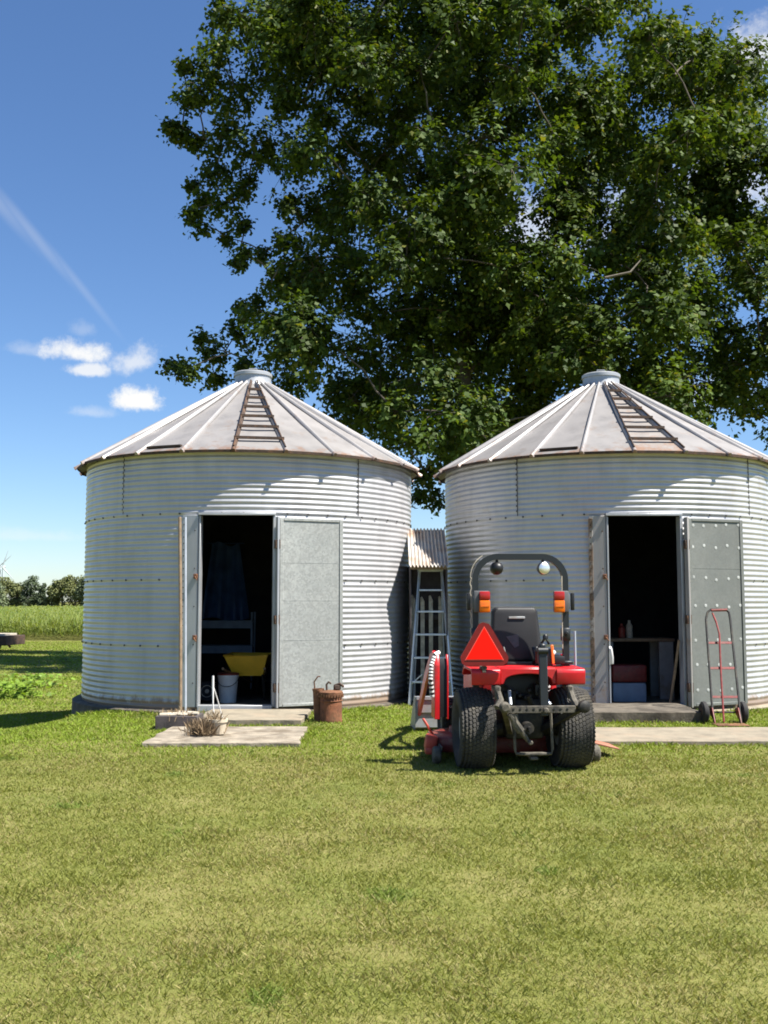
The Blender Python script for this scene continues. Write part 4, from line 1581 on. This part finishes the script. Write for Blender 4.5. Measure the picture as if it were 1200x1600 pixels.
    for i in range(3):
        fs.append((2 * i, 2 * i + 1, 2 * i + 3, 2 * i + 2)[::-1])
        fs.append((8 + 2 * i, 8 + 2 * i + 1, 8 + 2 * i + 3, 8 + 2 * i + 2))
    fs.append((0, 1, 9, 8))
    fs.append((6, 7, 15, 14)[::-1])
    m.add(vs, fs)
    for sx in (-1, 1):
        m.prism([(2.415, 0.375), (2.395, 0.05), (2.475, 0.008), (2.98, 0.006), (2.85, 0.12), (2.55, 0.37)], sx * bw - 0.008, sx * bw + 0.008, axis='X')
    m.box((0, 2.405, 0.36), (2 * bw, 0.06, 0.04), None, 0, 0.005)
    m.box((0, 2.395, 0.27), (2 * bw - 0.02, 0.012, 0.13), None, 0, 0.003)
    m.build('bucket', M['grey_paint'], t)

    # mower deck slung between the axles
    d = empty('mower_deck', (0, 0, 0))
    d.parent = t
    m = MB()
    deck = [(-0.70, 0.42), (-0.40, 0.30), (0.40, 0.30), (0.70, 0.42), (0.72, 0.85), (0.45, 1.12), (-0.45, 1.12), (-0.72, 0.85)]
    m.prism(deck, 0.07, 0.21, axis='Z', bevel=0.03, seg=2)
    for x in (-0.42, 0, 0.42):
        m.lathe([(0.11, 0.205), (0.10, 0.26), (0.03, 0.27), (0.02, 0.30)], 20, mat=Matrix.Translation((x, 0.75, 0)))
    m.build('deck_shell', M['red_old'], d)
    m = MB()
    m.prism([(0.72, 0.13), (0.735, 0.145), (0.98, 0.085), (0.98, 0.07)], 0.45, 0.78, bevel=0.004, seg=1)
    m.build('discharge_chute', M['chute'], d)
    m = MB()
    m.box((-0.73, 0.42, 0.16), (0.10, 0.14, 0.13), (0, R(10), 0), 0, 0.02, seg=2)
    m.box((-0.745, 0.50, 0.285), (0.022, 0.05, 0.17), (0, R(-32), 0), 0, 0.006)
    m.box((-0.72, 0.40, 0.09), (0.13, 0.12, 0.06), None, 0, 0.015, seg=2)
    m.build('deck_bracket', M['red_faded'], d)
    for sx in (-1, 1):
        T = Matrix.Translation((sx * 0.70, 0.24, 0.075)) @ Matrix.Rotation(R(90), 4, 'Y')
        m = MB()
        m.lathe([(0.02, -0.035), (0.06, -0.035), (0.075, -0.02), (0.075, 0.02), (0.06, 0.035), (0.02, 0.035)], 20, mat=T)
        m.box((sx * 0.66, 0.34, 0.13), (0.02, 0.26, 0.04), None, 0, 0.004)
        m.build('deck_wheel', M['iron_dusty'], d)


build_tractor()


# ------------------------------------------------------------------ hand truck
def build_hand_truck():
    lo_y, hi_y = 11.85, 12.62
    c = P(1134, 1128, lo_y)
    h = empty('hand_truck', (c.x, lo_y, 0.0), 0, 'red and black two wheeled hand truck leaning on the open right bin door', 'hand truck')
    O = Vector((c.x, lo_y, 0.0))

    def Q(u, v):
        t = min(1, max(0, (1130 - v) / (1130 - 952)))
        return P(u, v, lo_y + (hi_y - lo_y) * t) - O
    LB, LT = Q(1113, 1108), Q(1103, 968)
    RB, RT = Q(1156, 1108), Q(1141, 968)
    LB0, RB0 = Q(1117, 1130), Q(1158, 1130)
    m = MB()
    m.tube([LB0, LB, LT, Q(1105.5, 957), Q(1110, 952.5), Q(1134, 952), Q(1139, 957), RT, RB, RB0], 0.014, 8)
    m.build('frame', M['dark_iron'], h)
    m = MB()
    m.tube([Q(1111, 953.5), Q(1136, 953)], 0.018, 8)
    m.build('handle', M['red_old'], h)
    m = MB()
    pts = [Q(1114, 958), Q(1117, 972), Q(1121, 990), Q(1123, 1010), Q(1126, 1060), Q(1131, 1128)]
    for i, d in enumerate((0.02, -0.05, -0.07, -0.04, -0.02, 0)):
        pts[i] += Vector((0, d, 0))
    m.tube(pts, 0.012, 8)
    m.build('centre_bar', M['red_old'], h)
    for (v, k) in ((1006, 0.55), (1046, 0.6), (1090, 0.8)):
        t = (1108 - v) / (1108 - 968)
        A, B = LB.lerp(LT, t), RB.lerp(RT, t)
        m = MB()
        m.box((A + B) / 2, ((B - A).length - 0.01, 0.008, 0.03), (R(-25), 0, math.atan2((B - A).y, (B - A).x)), 0, 0.002)
        m.build('cross_bar', M['red_old'], h)
    for (A, B, s) in ((LB, LB0, -1), (RB, RB0, 1)):
        m = MB()
        p = [(A.y - 0.02, A.z + 0.02), (B.y - 0.02, 0.015), (B.y + 0.16, 0.10), (A.y + 0.10, 0.16)]
        m.prism(p, B.x - 0.006, B.x + 0.006, axis='X', bevel=0.003, seg=1)
        m.build('side_plate', M['red_old'], h)
    for s, B in ((-1, LB0), (1, RB0)):
        T = Matrix.Translation((B.x + s * (0.075), B.y + 0.15, 0.125)) @ Matrix.Rotation(R(90), 4, 'Y')
        m = MB()
        m.lathe([(0.05, -0.03), (0.10, -0.036), (0.122, -0.02), (0.125, 0), (0.122, 0.02), (0.10, 0.036), (0.05, 0.03)], 28, mat=T)
        w = m.build('wheel', M['rubber'], h)
        m = MB()
        m.lathe([(0.052, -0.032), (0.045, -0.015), (0.02, -0.04), (0.02, 0.04), (0.045, 0.015), (0.052, 0.032)], 18, mat=T)
        m.build('rim', M['rust_dark'], w)
    m = MB()
    m.tube([(LB0.x - 0.08, LB0.y + 0.15, 0.125), (RB0.x + 0.08, RB0.y + 0.15, 0.125)], 0.01, 8)
    m.build('axle', M['dark_iron'], h)
    m = MB()
    xm = (LB0.x + RB0.x) / 2
    m.box((xm, LB0.y - 0.10, 0.012), (RB0.x - LB0.x + 0.06, 0.22, 0.012), None, 0, 0.003)
    m.build('nose_plate', M['rust'], h)


build_hand_truck()


# ------------------------------------------------------------------ the big tree
def tube_path(mb, a, b, ra, rb, sag=0.0, n=5, wob=0.0, rnd=random):
    pts, rs = [], []
    for i in range(n + 1):
        t = i / n
        p = a.lerp(b, t)
        p = p + Vector((rnd.uniform(-wob, wob), rnd.uniform(-wob, wob), sag * math.sin(math.pi * t))) * (1 if 0 < i < n else 0)
        pts.append(p)
        rs.append(ra + (rb - ra) * t)
    mb.tube(pts, rs, 7)


def leaf_mesh(name, pos, size, outward, material, parent, base_cols, seed, droop=0.35):
    """six-cornered lobed leaves"""
    g = np.random.default_rng(seed)
    n = len(pos)
    nrm = g.normal(0, 1, (n, 3)) * 0.38 + outward * 0.6 + np.array([0, 0, 0.6])
    nrm /= np.linalg.norm(nrm, axis=1)[:, None]
    d = g.normal(0, 1, (n, 3)) + np.array([0, 0, -droop * 2])
    d -= nrm * (d * nrm).sum(1)[:, None]
    d /= np.linalg.norm(d, axis=1)[:, None]
    s = np.cross(nrm, d)
    shape = [(0, -0.5, 0), (0.45, -0.12, 0.05), (0.24, 0.08, 0), (0, 0.55, -0.1), (-0.24, 0.08, 0), (-0.45, -0.12, 0.05)]
    V = np.empty((n, 6, 3))
    for k, (a, b, c) in enumerate(shape):
        V[:, k] = pos + (s * a + d * b + nrm * c) * size[:, None]
    return mesh_np(name, V.reshape(-1, 3), 6, base_cols, material, parent)


def build_big_tree():
    TY = 35.0
    base = Vector((2.9, TY, float(ground_z(2.9, TY))))
    root = empty('shade_tree', base, 0, 'huge dark green broadleaf tree towering behind both grain bins', 'tree')
    rnd = random.Random(21)
    boughs = []      # centre, radius in metres

    def add(u, v, rpx, Y):
        boughs.append((P(u, v, Y), rpx * Y / 1600))
    # outline seen against the sky on the left, the gaps between the boughs and the drooping tips
    left = [(372, 20, 55), (352, 70, 48), (420, 40, 70), (325, 105, 34), (312, 140, 40), (365, 140, 60), (440, 120, 80), (285, 200, 22), (312, 215, 30), (350, 205, 45),
            (400, 220, 60), (340, 265, 40), (322, 312, 28), (360, 310, 38), (312, 350, 20), (388, 290, 32), (384, 352, 20), (382, 392, 12), (470, 240, 70), (455, 320, 38), (500, 330, 60),
            (445, 375, 34), (425, 430, 36), (470, 440, 60), (395, 480, 32), (440, 510, 55), (370, 520, 34), (335, 545, 26), (298, 575, 18), (335, 585, 22), (390, 570, 36), (460, 580, 50)]
    left += [(264, 196, 13), (276, 208, 14), (287, 100, 14), (292, 152, 22), (345, 10, 30), (300, 330, 14), (300, 288, 14), (282, 574, 12), (318, 528, 16), (372, 408, 8), (356, 372, 14), (412, 395, 16), (378, 478, 18), (268, 568, 8)]
    for (u, v, r) in left:
        add(u, v, r * 1.06, TY + rnd.uniform(-2.2, 2.2))
    # ragged top right with a notch of sky
    right = [(1045, 45, 40), (1030, 95, 45), (1075, 110, 45), (1100, 60, 16), (1120, 95, 20), (1130, 150, 45), (1085, 190, 60), (1165, 190, 40), (1190, 140, 22), (1195, 230, 55),
             (1140, 300, 60), (1200, 340, 60), (1170, 430, 60), (1130, 520, 60), (1185, 540, 55), (1130, 610, 40), (1165, 640, 32), (1195, 620, 40), (1215, 670, 30), (1100, 640, 22),
             (1260, 250, 70), (1290, 380, 80), (1270, 500, 80), (1330, 300, 60), (1340, 450, 70), (1260, 600, 60), (1350, 560, 55)]
    for (u, v, r) in right:
        add(u, v, r, TY + rnd.uniform(-2.5, 2.5))
    # low boughs hanging between and behind the bins
    for (u, v, r) in [(540, 600, 50), (590, 650, 40), (640, 690, 38), (665, 735, 36), (680, 780, 22), (655, 775, 16), (720, 690, 60), (780, 640, 60), (700, 620, 60), (620, 600, 50), (830, 600, 60), (1000, 600, 60), (1060, 600, 50)]:
        add(u, v, r, TY + rnd.uniform(-2, 2))
    # the mass of the crown, in layers of depth
    for Y in (TY - 5.5, TY - 2.5, TY + 0.5, TY + 4.5):
        cnt = {TY - 5.5: 52, TY - 2.5: 84, TY + 0.5: 74, TY + 4.5: 56}[Y]
        k = 0
        tries = 0
        while k < cnt and tries < 4000:
            tries += 1
            u, v = rnd.uniform(430, 1160), rnd.uniform(-260, 690)
            if v < 60 and u > 960 and rnd.random() < 0.9:
                continue
            if (u - 800) ** 2 / 420 ** 2 + (v - 230) ** 2 / 500 ** 2 > 1:
                continue
            if u < 470 and 230 < v < 400:
                continue
            if u < 570 and 90 < v < 420 and rnd.random() < 0.3:
                continue
            # holes that let the sky through
            if any((u - hu) ** 2 + (v - hv) ** 2 < hr * hr for hu, hv, hr in ((845, 360, 40), (560, 175, 34), (1125, 290, 30))):
                continue
            add(u, v, rnd.uniform(50, 92), Y + rnd.uniform(-1, 1))
            k += 1
    for k in range(46):      # the far right of the crown
        a_, q_ = rnd.uniform(0, 2 * math.pi), math.sqrt(rnd.random())
        u, v = 1215 + 200 * q_ * math.cos(a_), 390 + 230 * q_ * math.sin(a_)
        add(u, v, rnd.uniform(48, 80), TY + rnd.uniform(-4, 4))
    for (u, v, r) in ((520, 110, 72), (500, 180, 60), (545, 230, 66), (490, 60, 70), (560, 150, 60), (530, 290, 50), (600, 240, 60)):
        add(u, v, r, TY + rnd.uniform(-1.5, 2.5))
    # ---- skeleton
    nodes = [(base + Vector((0, 0, 0.0)), None)]
    tops = []
    trunk = [base, base + Vector((0.05, 0.1, 2.2)), base + Vector((-0.1, 0.0, 4.6)), base + Vector((0.1, 0.2, 7.0)), base + Vector((-0.2, 0, 10.0)), base + Vector((0.2, 0.2, 13.5)), base + Vector((0.1, 0, 17))]
    trr = [0.62, 0.50, 0.46, 0.40, 0.30, 0.2, 0.1]
    mb = MB()
    mb.tube([p - base for p in trunk], trr, 14)
    skel = [(p, r) for p, r in zip(trunk[2:], trr[2:])]
    order = sorted(boughs, key=lambda b: (b[0] - trunk[3]).length)
    for (c, r) in order:
        best, bd = None, 1e9
        for (p, pr) in skel:
            d = (c - p).length
            # limbs rise from below the bough and set out from the trunk side
            pen = d + max(0, p.z - c.z) * 0.8 + (0.6 if pr > 0.3 else 0.0)
            if pen < bd:
                best, bd = (p, pr), pen
        p, pr = best
        L = (c - p).length
        r0 = min(pr * 0.75, 0.02 + 0.016 * L + 0.03)
        r0 = max(r0, 0.03)
        tube_path(mb, p - base, c - base, r0, max(0.018, r0 * 0.45), 0.06 * L, 5, 0.04 * L, rnd)
        for t in (0.5, 0.8, 1.0):
            skel.append((p.lerp(c, t) + Vector((0, 0, 0.06 * L * math.sin(math.pi * t))), r0 * (1 - 0.55 * t)))
    # ---- twigs and leaves
    g = np.random.default_rng(5)
    pos_all, out_all, shade = [], [], []
    for bi, (c, r) in enumerate(boughs):
        ntw = int(6 + 24 * (r / 1.4) ** 2)
        for k in range(ntw):
            d = Vector(g.normal(0, 1, 3))
            d.normalize()
            d.z = d.z * 0.85
            ln = r * (0.40 + 0.58 * g.random() + 0.25 * (g.random() < 0.12))
            tip = c + d * ln + Vector((0, 0, -0.12 * ln))
            if k % 3 == 0:
                tube_path(mb, c - base, tip - base, 0.014, 0.005, 0.08 * ln, 2, 0.03, rnd)
            nl = int(20 + 14 * g.random())
            tt = 0.25 + 0.8 * np.sqrt(g.random(nl))
            pp = np.array(c)[None] + (np.array(tip) - np.array(c))[None] * tt[:, None] + g.normal(0, 0.13, (nl, 3))
            pp[:, 2] -= 0.10 * tt
            pos_all.append(pp)
            out_all.append(np.repeat(np.array(d)[None], nl, 0))
            shade.append(np.full(nl, 0.75 + 0.5 * g.random()) * (0.88 + 0.24 * ((bi * 7919) % 17) / 16))
    pos = np.concatenate(pos_all)
    outw = np.concatenate(out_all)
    sh = np.concatenate(shade)
    n = len(pos)
    size = g.uniform(0.125, 0.225, n)
    t = g.random(n)[:, None]
    c = np.array([0.030, 0.058, 0.010]) * (1 - t) + np.array([0.070, 0.108, 0.016]) * t
    yl = g.random(n) < 0.05
    c = np.where(yl[:, None], np.array([0.13, 0.14, 0.025]), c)
    c = c * sh[:, None]
    print('leaves', n)
    mb.build('trunk', M['bark'], root)
    cr = leaf_mesh('crown', pos - np.array(base)[None], size, outw, M['leaf'], root, c, 8)
    # bare dead branch that shows pale on the left and one on the right
    m = MB()
    A = P(440, 412, TY - 2.6) - base
    m.tube([P(560, 400, TY - 1.5) - base, P(500, 402, TY - 2.4) - base, A, P(424, 440, TY - 2.6) - base, P(420, 470, TY - 2.6) - base], [0.045, 0.04, 0.03, 0.022, 0.012], 7)
    m.build('dead_branch', M['dead_wood'], root)
    m = MB()
    m.tube([P(945, 434, TY - 6.8) - base, P(985, 425, TY - 6.8) - base, P(1002, 405, TY - 6.6) - base], [0.04, 0.03, 0.015], 7)
    m.build('dead_branch', M['dead_wood'], root)


build_big_tree()


# ------------------------------------------------------------------ far left: wagon, weeds, crop, trees, turbines
def build_far():
    # flat wagon at the picture's left edge
    Y = 47.0
    gz = float(ground_z(-19, Y))
    c = P(27, 1000, Y)
    w = empty('hay_wagon', (c.x - 2.3, Y, gz), R(-6), 'low flat farm wagon with rusty braces at the left edge before the crop', 'wagon')
    m = MB()
    for k in range(9):
        m.box((-0.1, -0.8 + 0.2 * k, 0.74), (4.1, 0.19, 0.10), None, 0, 0.006)
    m.build('deck', M['wood_pale'], w)
    m = MB()
    m.box((2.16, 0, 0.5), (0.34, 1.9, 0.42), None, 0, 0.02)
    m.build('end_box', M['rust_dark'], w)
    m = MB()
    for y in (-0.5, 0.5):
        m.box((0, y, 0.62), (3.6, 0.1, 0.13), None, 0, 0.01)
        for x in (-1.2, 1.7):
            m.tube([(x + 0.25, y - 0.2, 0.15), (x - 0.15, y - 0.2, 0.6)], 0.05, 8)
    m.build('undercarriage', M['rust'], w)
    for (x, y) in ((-1.3, -0.8), (-1.3, 0.8), (1.0, -0.8), (1.0, 0.8)):
        m = MB()
        m.lathe([(0.08, -0.07), (0.24, -0.08), (0.28, 0), (0.24, 0.08), (0.08, 0.07)], 20, mat=Matrix.Translation((x, y, 0.28)) @ Matrix.Rotation(R(90), 4, 'X'))
        m.build('wheel', M['rubber'], w)

    # weeds on the bank: broad light leaves
    g = np.random.default_rng(33)

    def weed(u, v, Y, n, spread, h, colr, label):
        p0 = P(u, v, Y)
        gz_ = float(ground_z(p0.x, Y))
        n0 = np.stack([g.normal(0, spread, n), g.normal(0, spread * 0.7, n), g.uniform(0.02, h, n)], -1)
        out = np.tile(np.array([0, -0.3, 0.8]), (n, 1))
        cc = np.array(colr)[None] * g.uniform(0.7, 1.25, (n, 1))
        r = empty('weed_clump', (p0.x, Y, gz_), 0, label, 'weeds', 'weeds on the grass left of the bins')
        leaf_mesh('foliage', n0, g.uniform(0.07, 0.16, n), out, M['corn'], r, cc, int(u) + 3, -0.2)
        m = MB()
        for k in range(10):
            i = int(g.integers(n))
            m.tube([(n0[i, 0] * 0.7, n0[i, 1] * 0.7, -0.02), tuple(n0[i])], [0.006, 0.003], 5)
        m.build('stem', M['corn_stem'], r)
    M['corn_stem'] = simple('green_stem', (0.10, 0.16, 0.03), 0.6)
    weed(14, 1090, 22.0, 420, 0.38, 0.36, (0.17, 0.26, 0.03), 'largest clump of pale green weeds, at the left edge of the photo')
    weed(46, 1072, 25.5, 260, 0.40, 0.34, (0.16, 0.25, 0.035), 'pale green weeds spreading right of the largest clump')
    weed(95, 1032, 38.0, 150, 0.28, 0.42, (0.19, 0.27, 0.04), 'small bright weed standing in the shade band left of the bin')

    # the crop: blades standing in rows
    rows = []
    for (y0, y1, dx, dy, lv, wmul) in ((60, 72, 0.16, 0.76, 9, 1.0), (72, 100, 0.34, 1.0, 8, 1.7), (100, 190, 1.0, 2.2, 7, 3.4), (190, 330, 2.6, 5.0, 6, 7.0)):
        ys = np.arange(y0, y1, dy)
        for yy in ys:
            xa, xb = -0.52 * yy - 4, 0.50 * yy
            xs = np.arange(xa, xb, dx)
            xs = xs + g.uniform(-0.4, 0.4, len(xs)) * dx
            yj = yy + (xs + 20) * -0.08 + g.uniform(-0.15, 0.15, len(xs))
            rows.append(np.stack([xs, yj, np.full(len(xs), lv), np.full(len(xs), wmul)], -1))
    A = np.concatenate(rows)
    rep = np.repeat(np.arange(len(A)), A[:, 2].astype(int))
    n = len(rep)
    x, y, wm = A[rep, 0], A[rep, 1], A[rep, 3]
    ph = (1.15 + 0.25 * vnoise(A[:, 0], A[:, 1], 3.0, 4) + g.uniform(-0.1, 0.16, len(A)))[rep]
    z0 = ground_z(x, y)
    la = g.uniform(0, 2 * math.pi, n)
    b0 = g.uniform(0.05, 0.75, n) * ph
    ln = g.uniform(0.45, 0.8, n) * np.minimum(wm, 2.0)
    rise = np.minimum(g.uniform(0.18, 0.6, n), ph - b0 + 0.05)
    wd = 0.055 * wm * g.uniform(0.7, 1.3, n)
    dxx, dyy = np.cos(la), np.sin(la)
    px, py = -dyy * wd / 2, dxx * wd / 2
    V = np.empty((n, 4, 3))
    V[:, 0] = np.stack([x - px * 0.4, y - py * 0.4, z0 + b0], -1)
    V[:, 1] = np.stack([x + px + dxx * ln * 0.4, y + py + dyy * ln * 0.4, z0 + b0 + rise], -1)
    V[:, 2] = np.stack([x + dxx * ln, y + dyy * ln, z0 + b0 + rise * 0.75], -1)
    V[:, 3] = np.stack([x - px + dxx * ln * 0.4, y - py + dyy * ln * 0.4, z0 + b0 + rise], -1)
    t = g.random(n)[:, None]
    c = np.array([0.105, 0.155, 0.032]) * (1 - t) + np.array([0.21, 0.24, 0.07]) * t
    o = mesh_np('corn_crop', V.reshape(-1, 3), 4, c, M['corn'])
    tag(o, 'green corn crop standing in rows beyond the lawn on the left', 'crop', kind='stuff')

    # the line of trees beyond the crop
    spec = [(-14, 905, 30, 'grey'), (8, 903, 26, 'olive'), (27, 908, 17, 'olive'), (48, 896, 22, 'dark'), (70, 911, 15, 'dark'), (82, 913, 13, 'olive'), (98, 902, 22, 'olive'), (118, 899, 24, 'olive'), (140, 900, 26, 'grey')]
    labels = ['grey green far tree cut off by the left edge of the photo',
              'olive far tree under the wind turbine beyond the crop',
              'short olive far tree between the turbine tree and the dark pointed tree',
              'dark pointed far tree, the tallest near the turbine',
              'low dark far tree right of the pointed one',
              'small olive far tree in the low gap of the tree line',
              'broad olive far tree left of the one touching the bin',
              'tall rounded olive far tree nearest the bin wall',
              'grey green far tree half hidden by the left bin wall']
    cols = {'grey': (0.13, 0.16, 0.085), 'olive': (0.145, 0.16, 0.06), 'dark': (0.070, 0.095, 0.048)}
    for i, (u, vt, hw, k) in enumerate(spec):
        Y = 235 + (i * 37) % 40
        top = P(u, vt, Y)
        gz_ = FIELD_Z
        hgt = top.z - gz_
        rad = hw * Y / 1600
        r = empty('far_tree', (top.x, Y, gz_), 0, labels[i], 'tree', 'trees in a line beyond the crop')
        m = MB()
        m.tube([(0, 0, 0), (0.1, 0, hgt * 0.4), (0, 0, hgt * 0.8)], [0.28, 0.2, 0.06], 8)
        gg = np.random.default_rng(50 + i)
        pos, out = [], []
        nb = 26
        for b in range(nb):
            zz = hgt * gg.uniform(0.12, 0.92)
            taper = math.sin(math.pi * min(1, 0.22 + 0.75 * (zz / hgt))) ** 0.6
            if k == 'dark':
                taper = (1.1 - zz / hgt) ** 0.7
            a = gg.uniform(0, 2 * math.pi)
            q = np.array([math.cos(a) * rad * 0.75 * taper * gg.random() ** 0.4, math.sin(a) * rad * 0.75 * taper * gg.random() ** 0.4, zz])
            br = rad * gg.uniform(0.25, 0.42)
            nl = 130
            d = gg.normal(0, 1, (nl, 3))
            d /= np.linalg.norm(d, axis=1)[:, None]
            pos.append(q[None] + d * br * gg.uniform(0.55, 1.05, (nl, 1)))
            out.append(d)
            m.tube([(0, 0, zz * 0.7), tuple(q)], [0.07, 0.03], 5)
        pos, out = np.concatenate(pos), np.concatenate(out)
        pos[:, 2] = np.clip(pos[:, 2], 0.1, hgt * 1.02)
        cc = np.array(cols[k])[None] * gg.uniform(0.6, 1.35, (len(pos), 1))
        m.build('trunk', M['bark'], r)
        leaf_mesh('crown', pos, gg.uniform(0.3, 0.6, len(pos)), out, M['far_leaf'], r, cc, 70 + i)

    # two wind turbines, far off
    for (u, vh, Y, rot, lb) in ((5.2, 886.5, 1500, 18, 'pale wind turbine above the far trees at the left edge, the right one of two'), (1.2, 885, 1650, 47, 'pale wind turbine half cut off by the left edge of the photo')):
        hub = P(u, vh, Y)
        t = empty('wind_turbine', (hub.x, Y, FIELD_Z), 0, lb, 'wind turbine', 'wind turbines on the horizon')
        hz = hub.z - FIELD_Z
        m = MB()
        m.lathe([(2.0, -20), (1.7, 0), (1.3, hz - 2), (1.2, hz)], 16)
        m.build('tower', M['turbine'], t)
        m = MB()
        m.box((0, 2, hz + 1), (3, 9, 3), None, 0, 0.6, seg=2)
        m.build('nacelle', M['turbine'], t)
        for k in range(3):
            a = R(rot + 120 * k)
            m = MB()
            d = Vector((math.sin(a), 0, math.cos(a)))
            s = Vector((math.cos(a), 0, -math.sin(a)))
            L = 25
            o = Vector((0, -4, hz + 1))
            vs, fs = [], []
            for (tt, w_, th) in ((0.0, 0.9, 0.8), (0.2, 1.6, 0.5), (0.6, 1.0, 0.3), (1.0, 0.3, 0.12)):
                q = o + d * L * tt
                vs += [q - s * w_ * 0.4, q + Vector((0, -th, 0)), q + s * w_ * 0.8, q + Vector((0, th, 0))]
            for i in range(3):
                for j in range(4):
                    fs.append((i * 4 + j, i * 4 + (j + 1) % 4, (i + 1) * 4 + (j + 1) % 4, (i + 1) * 4 + j))
            fs += [(0, 1, 2, 3)[::-1], (12, 13, 14, 15)]
            m.add(vs, fs)
            m.build('blade', M['turbine'], t)


build_far()
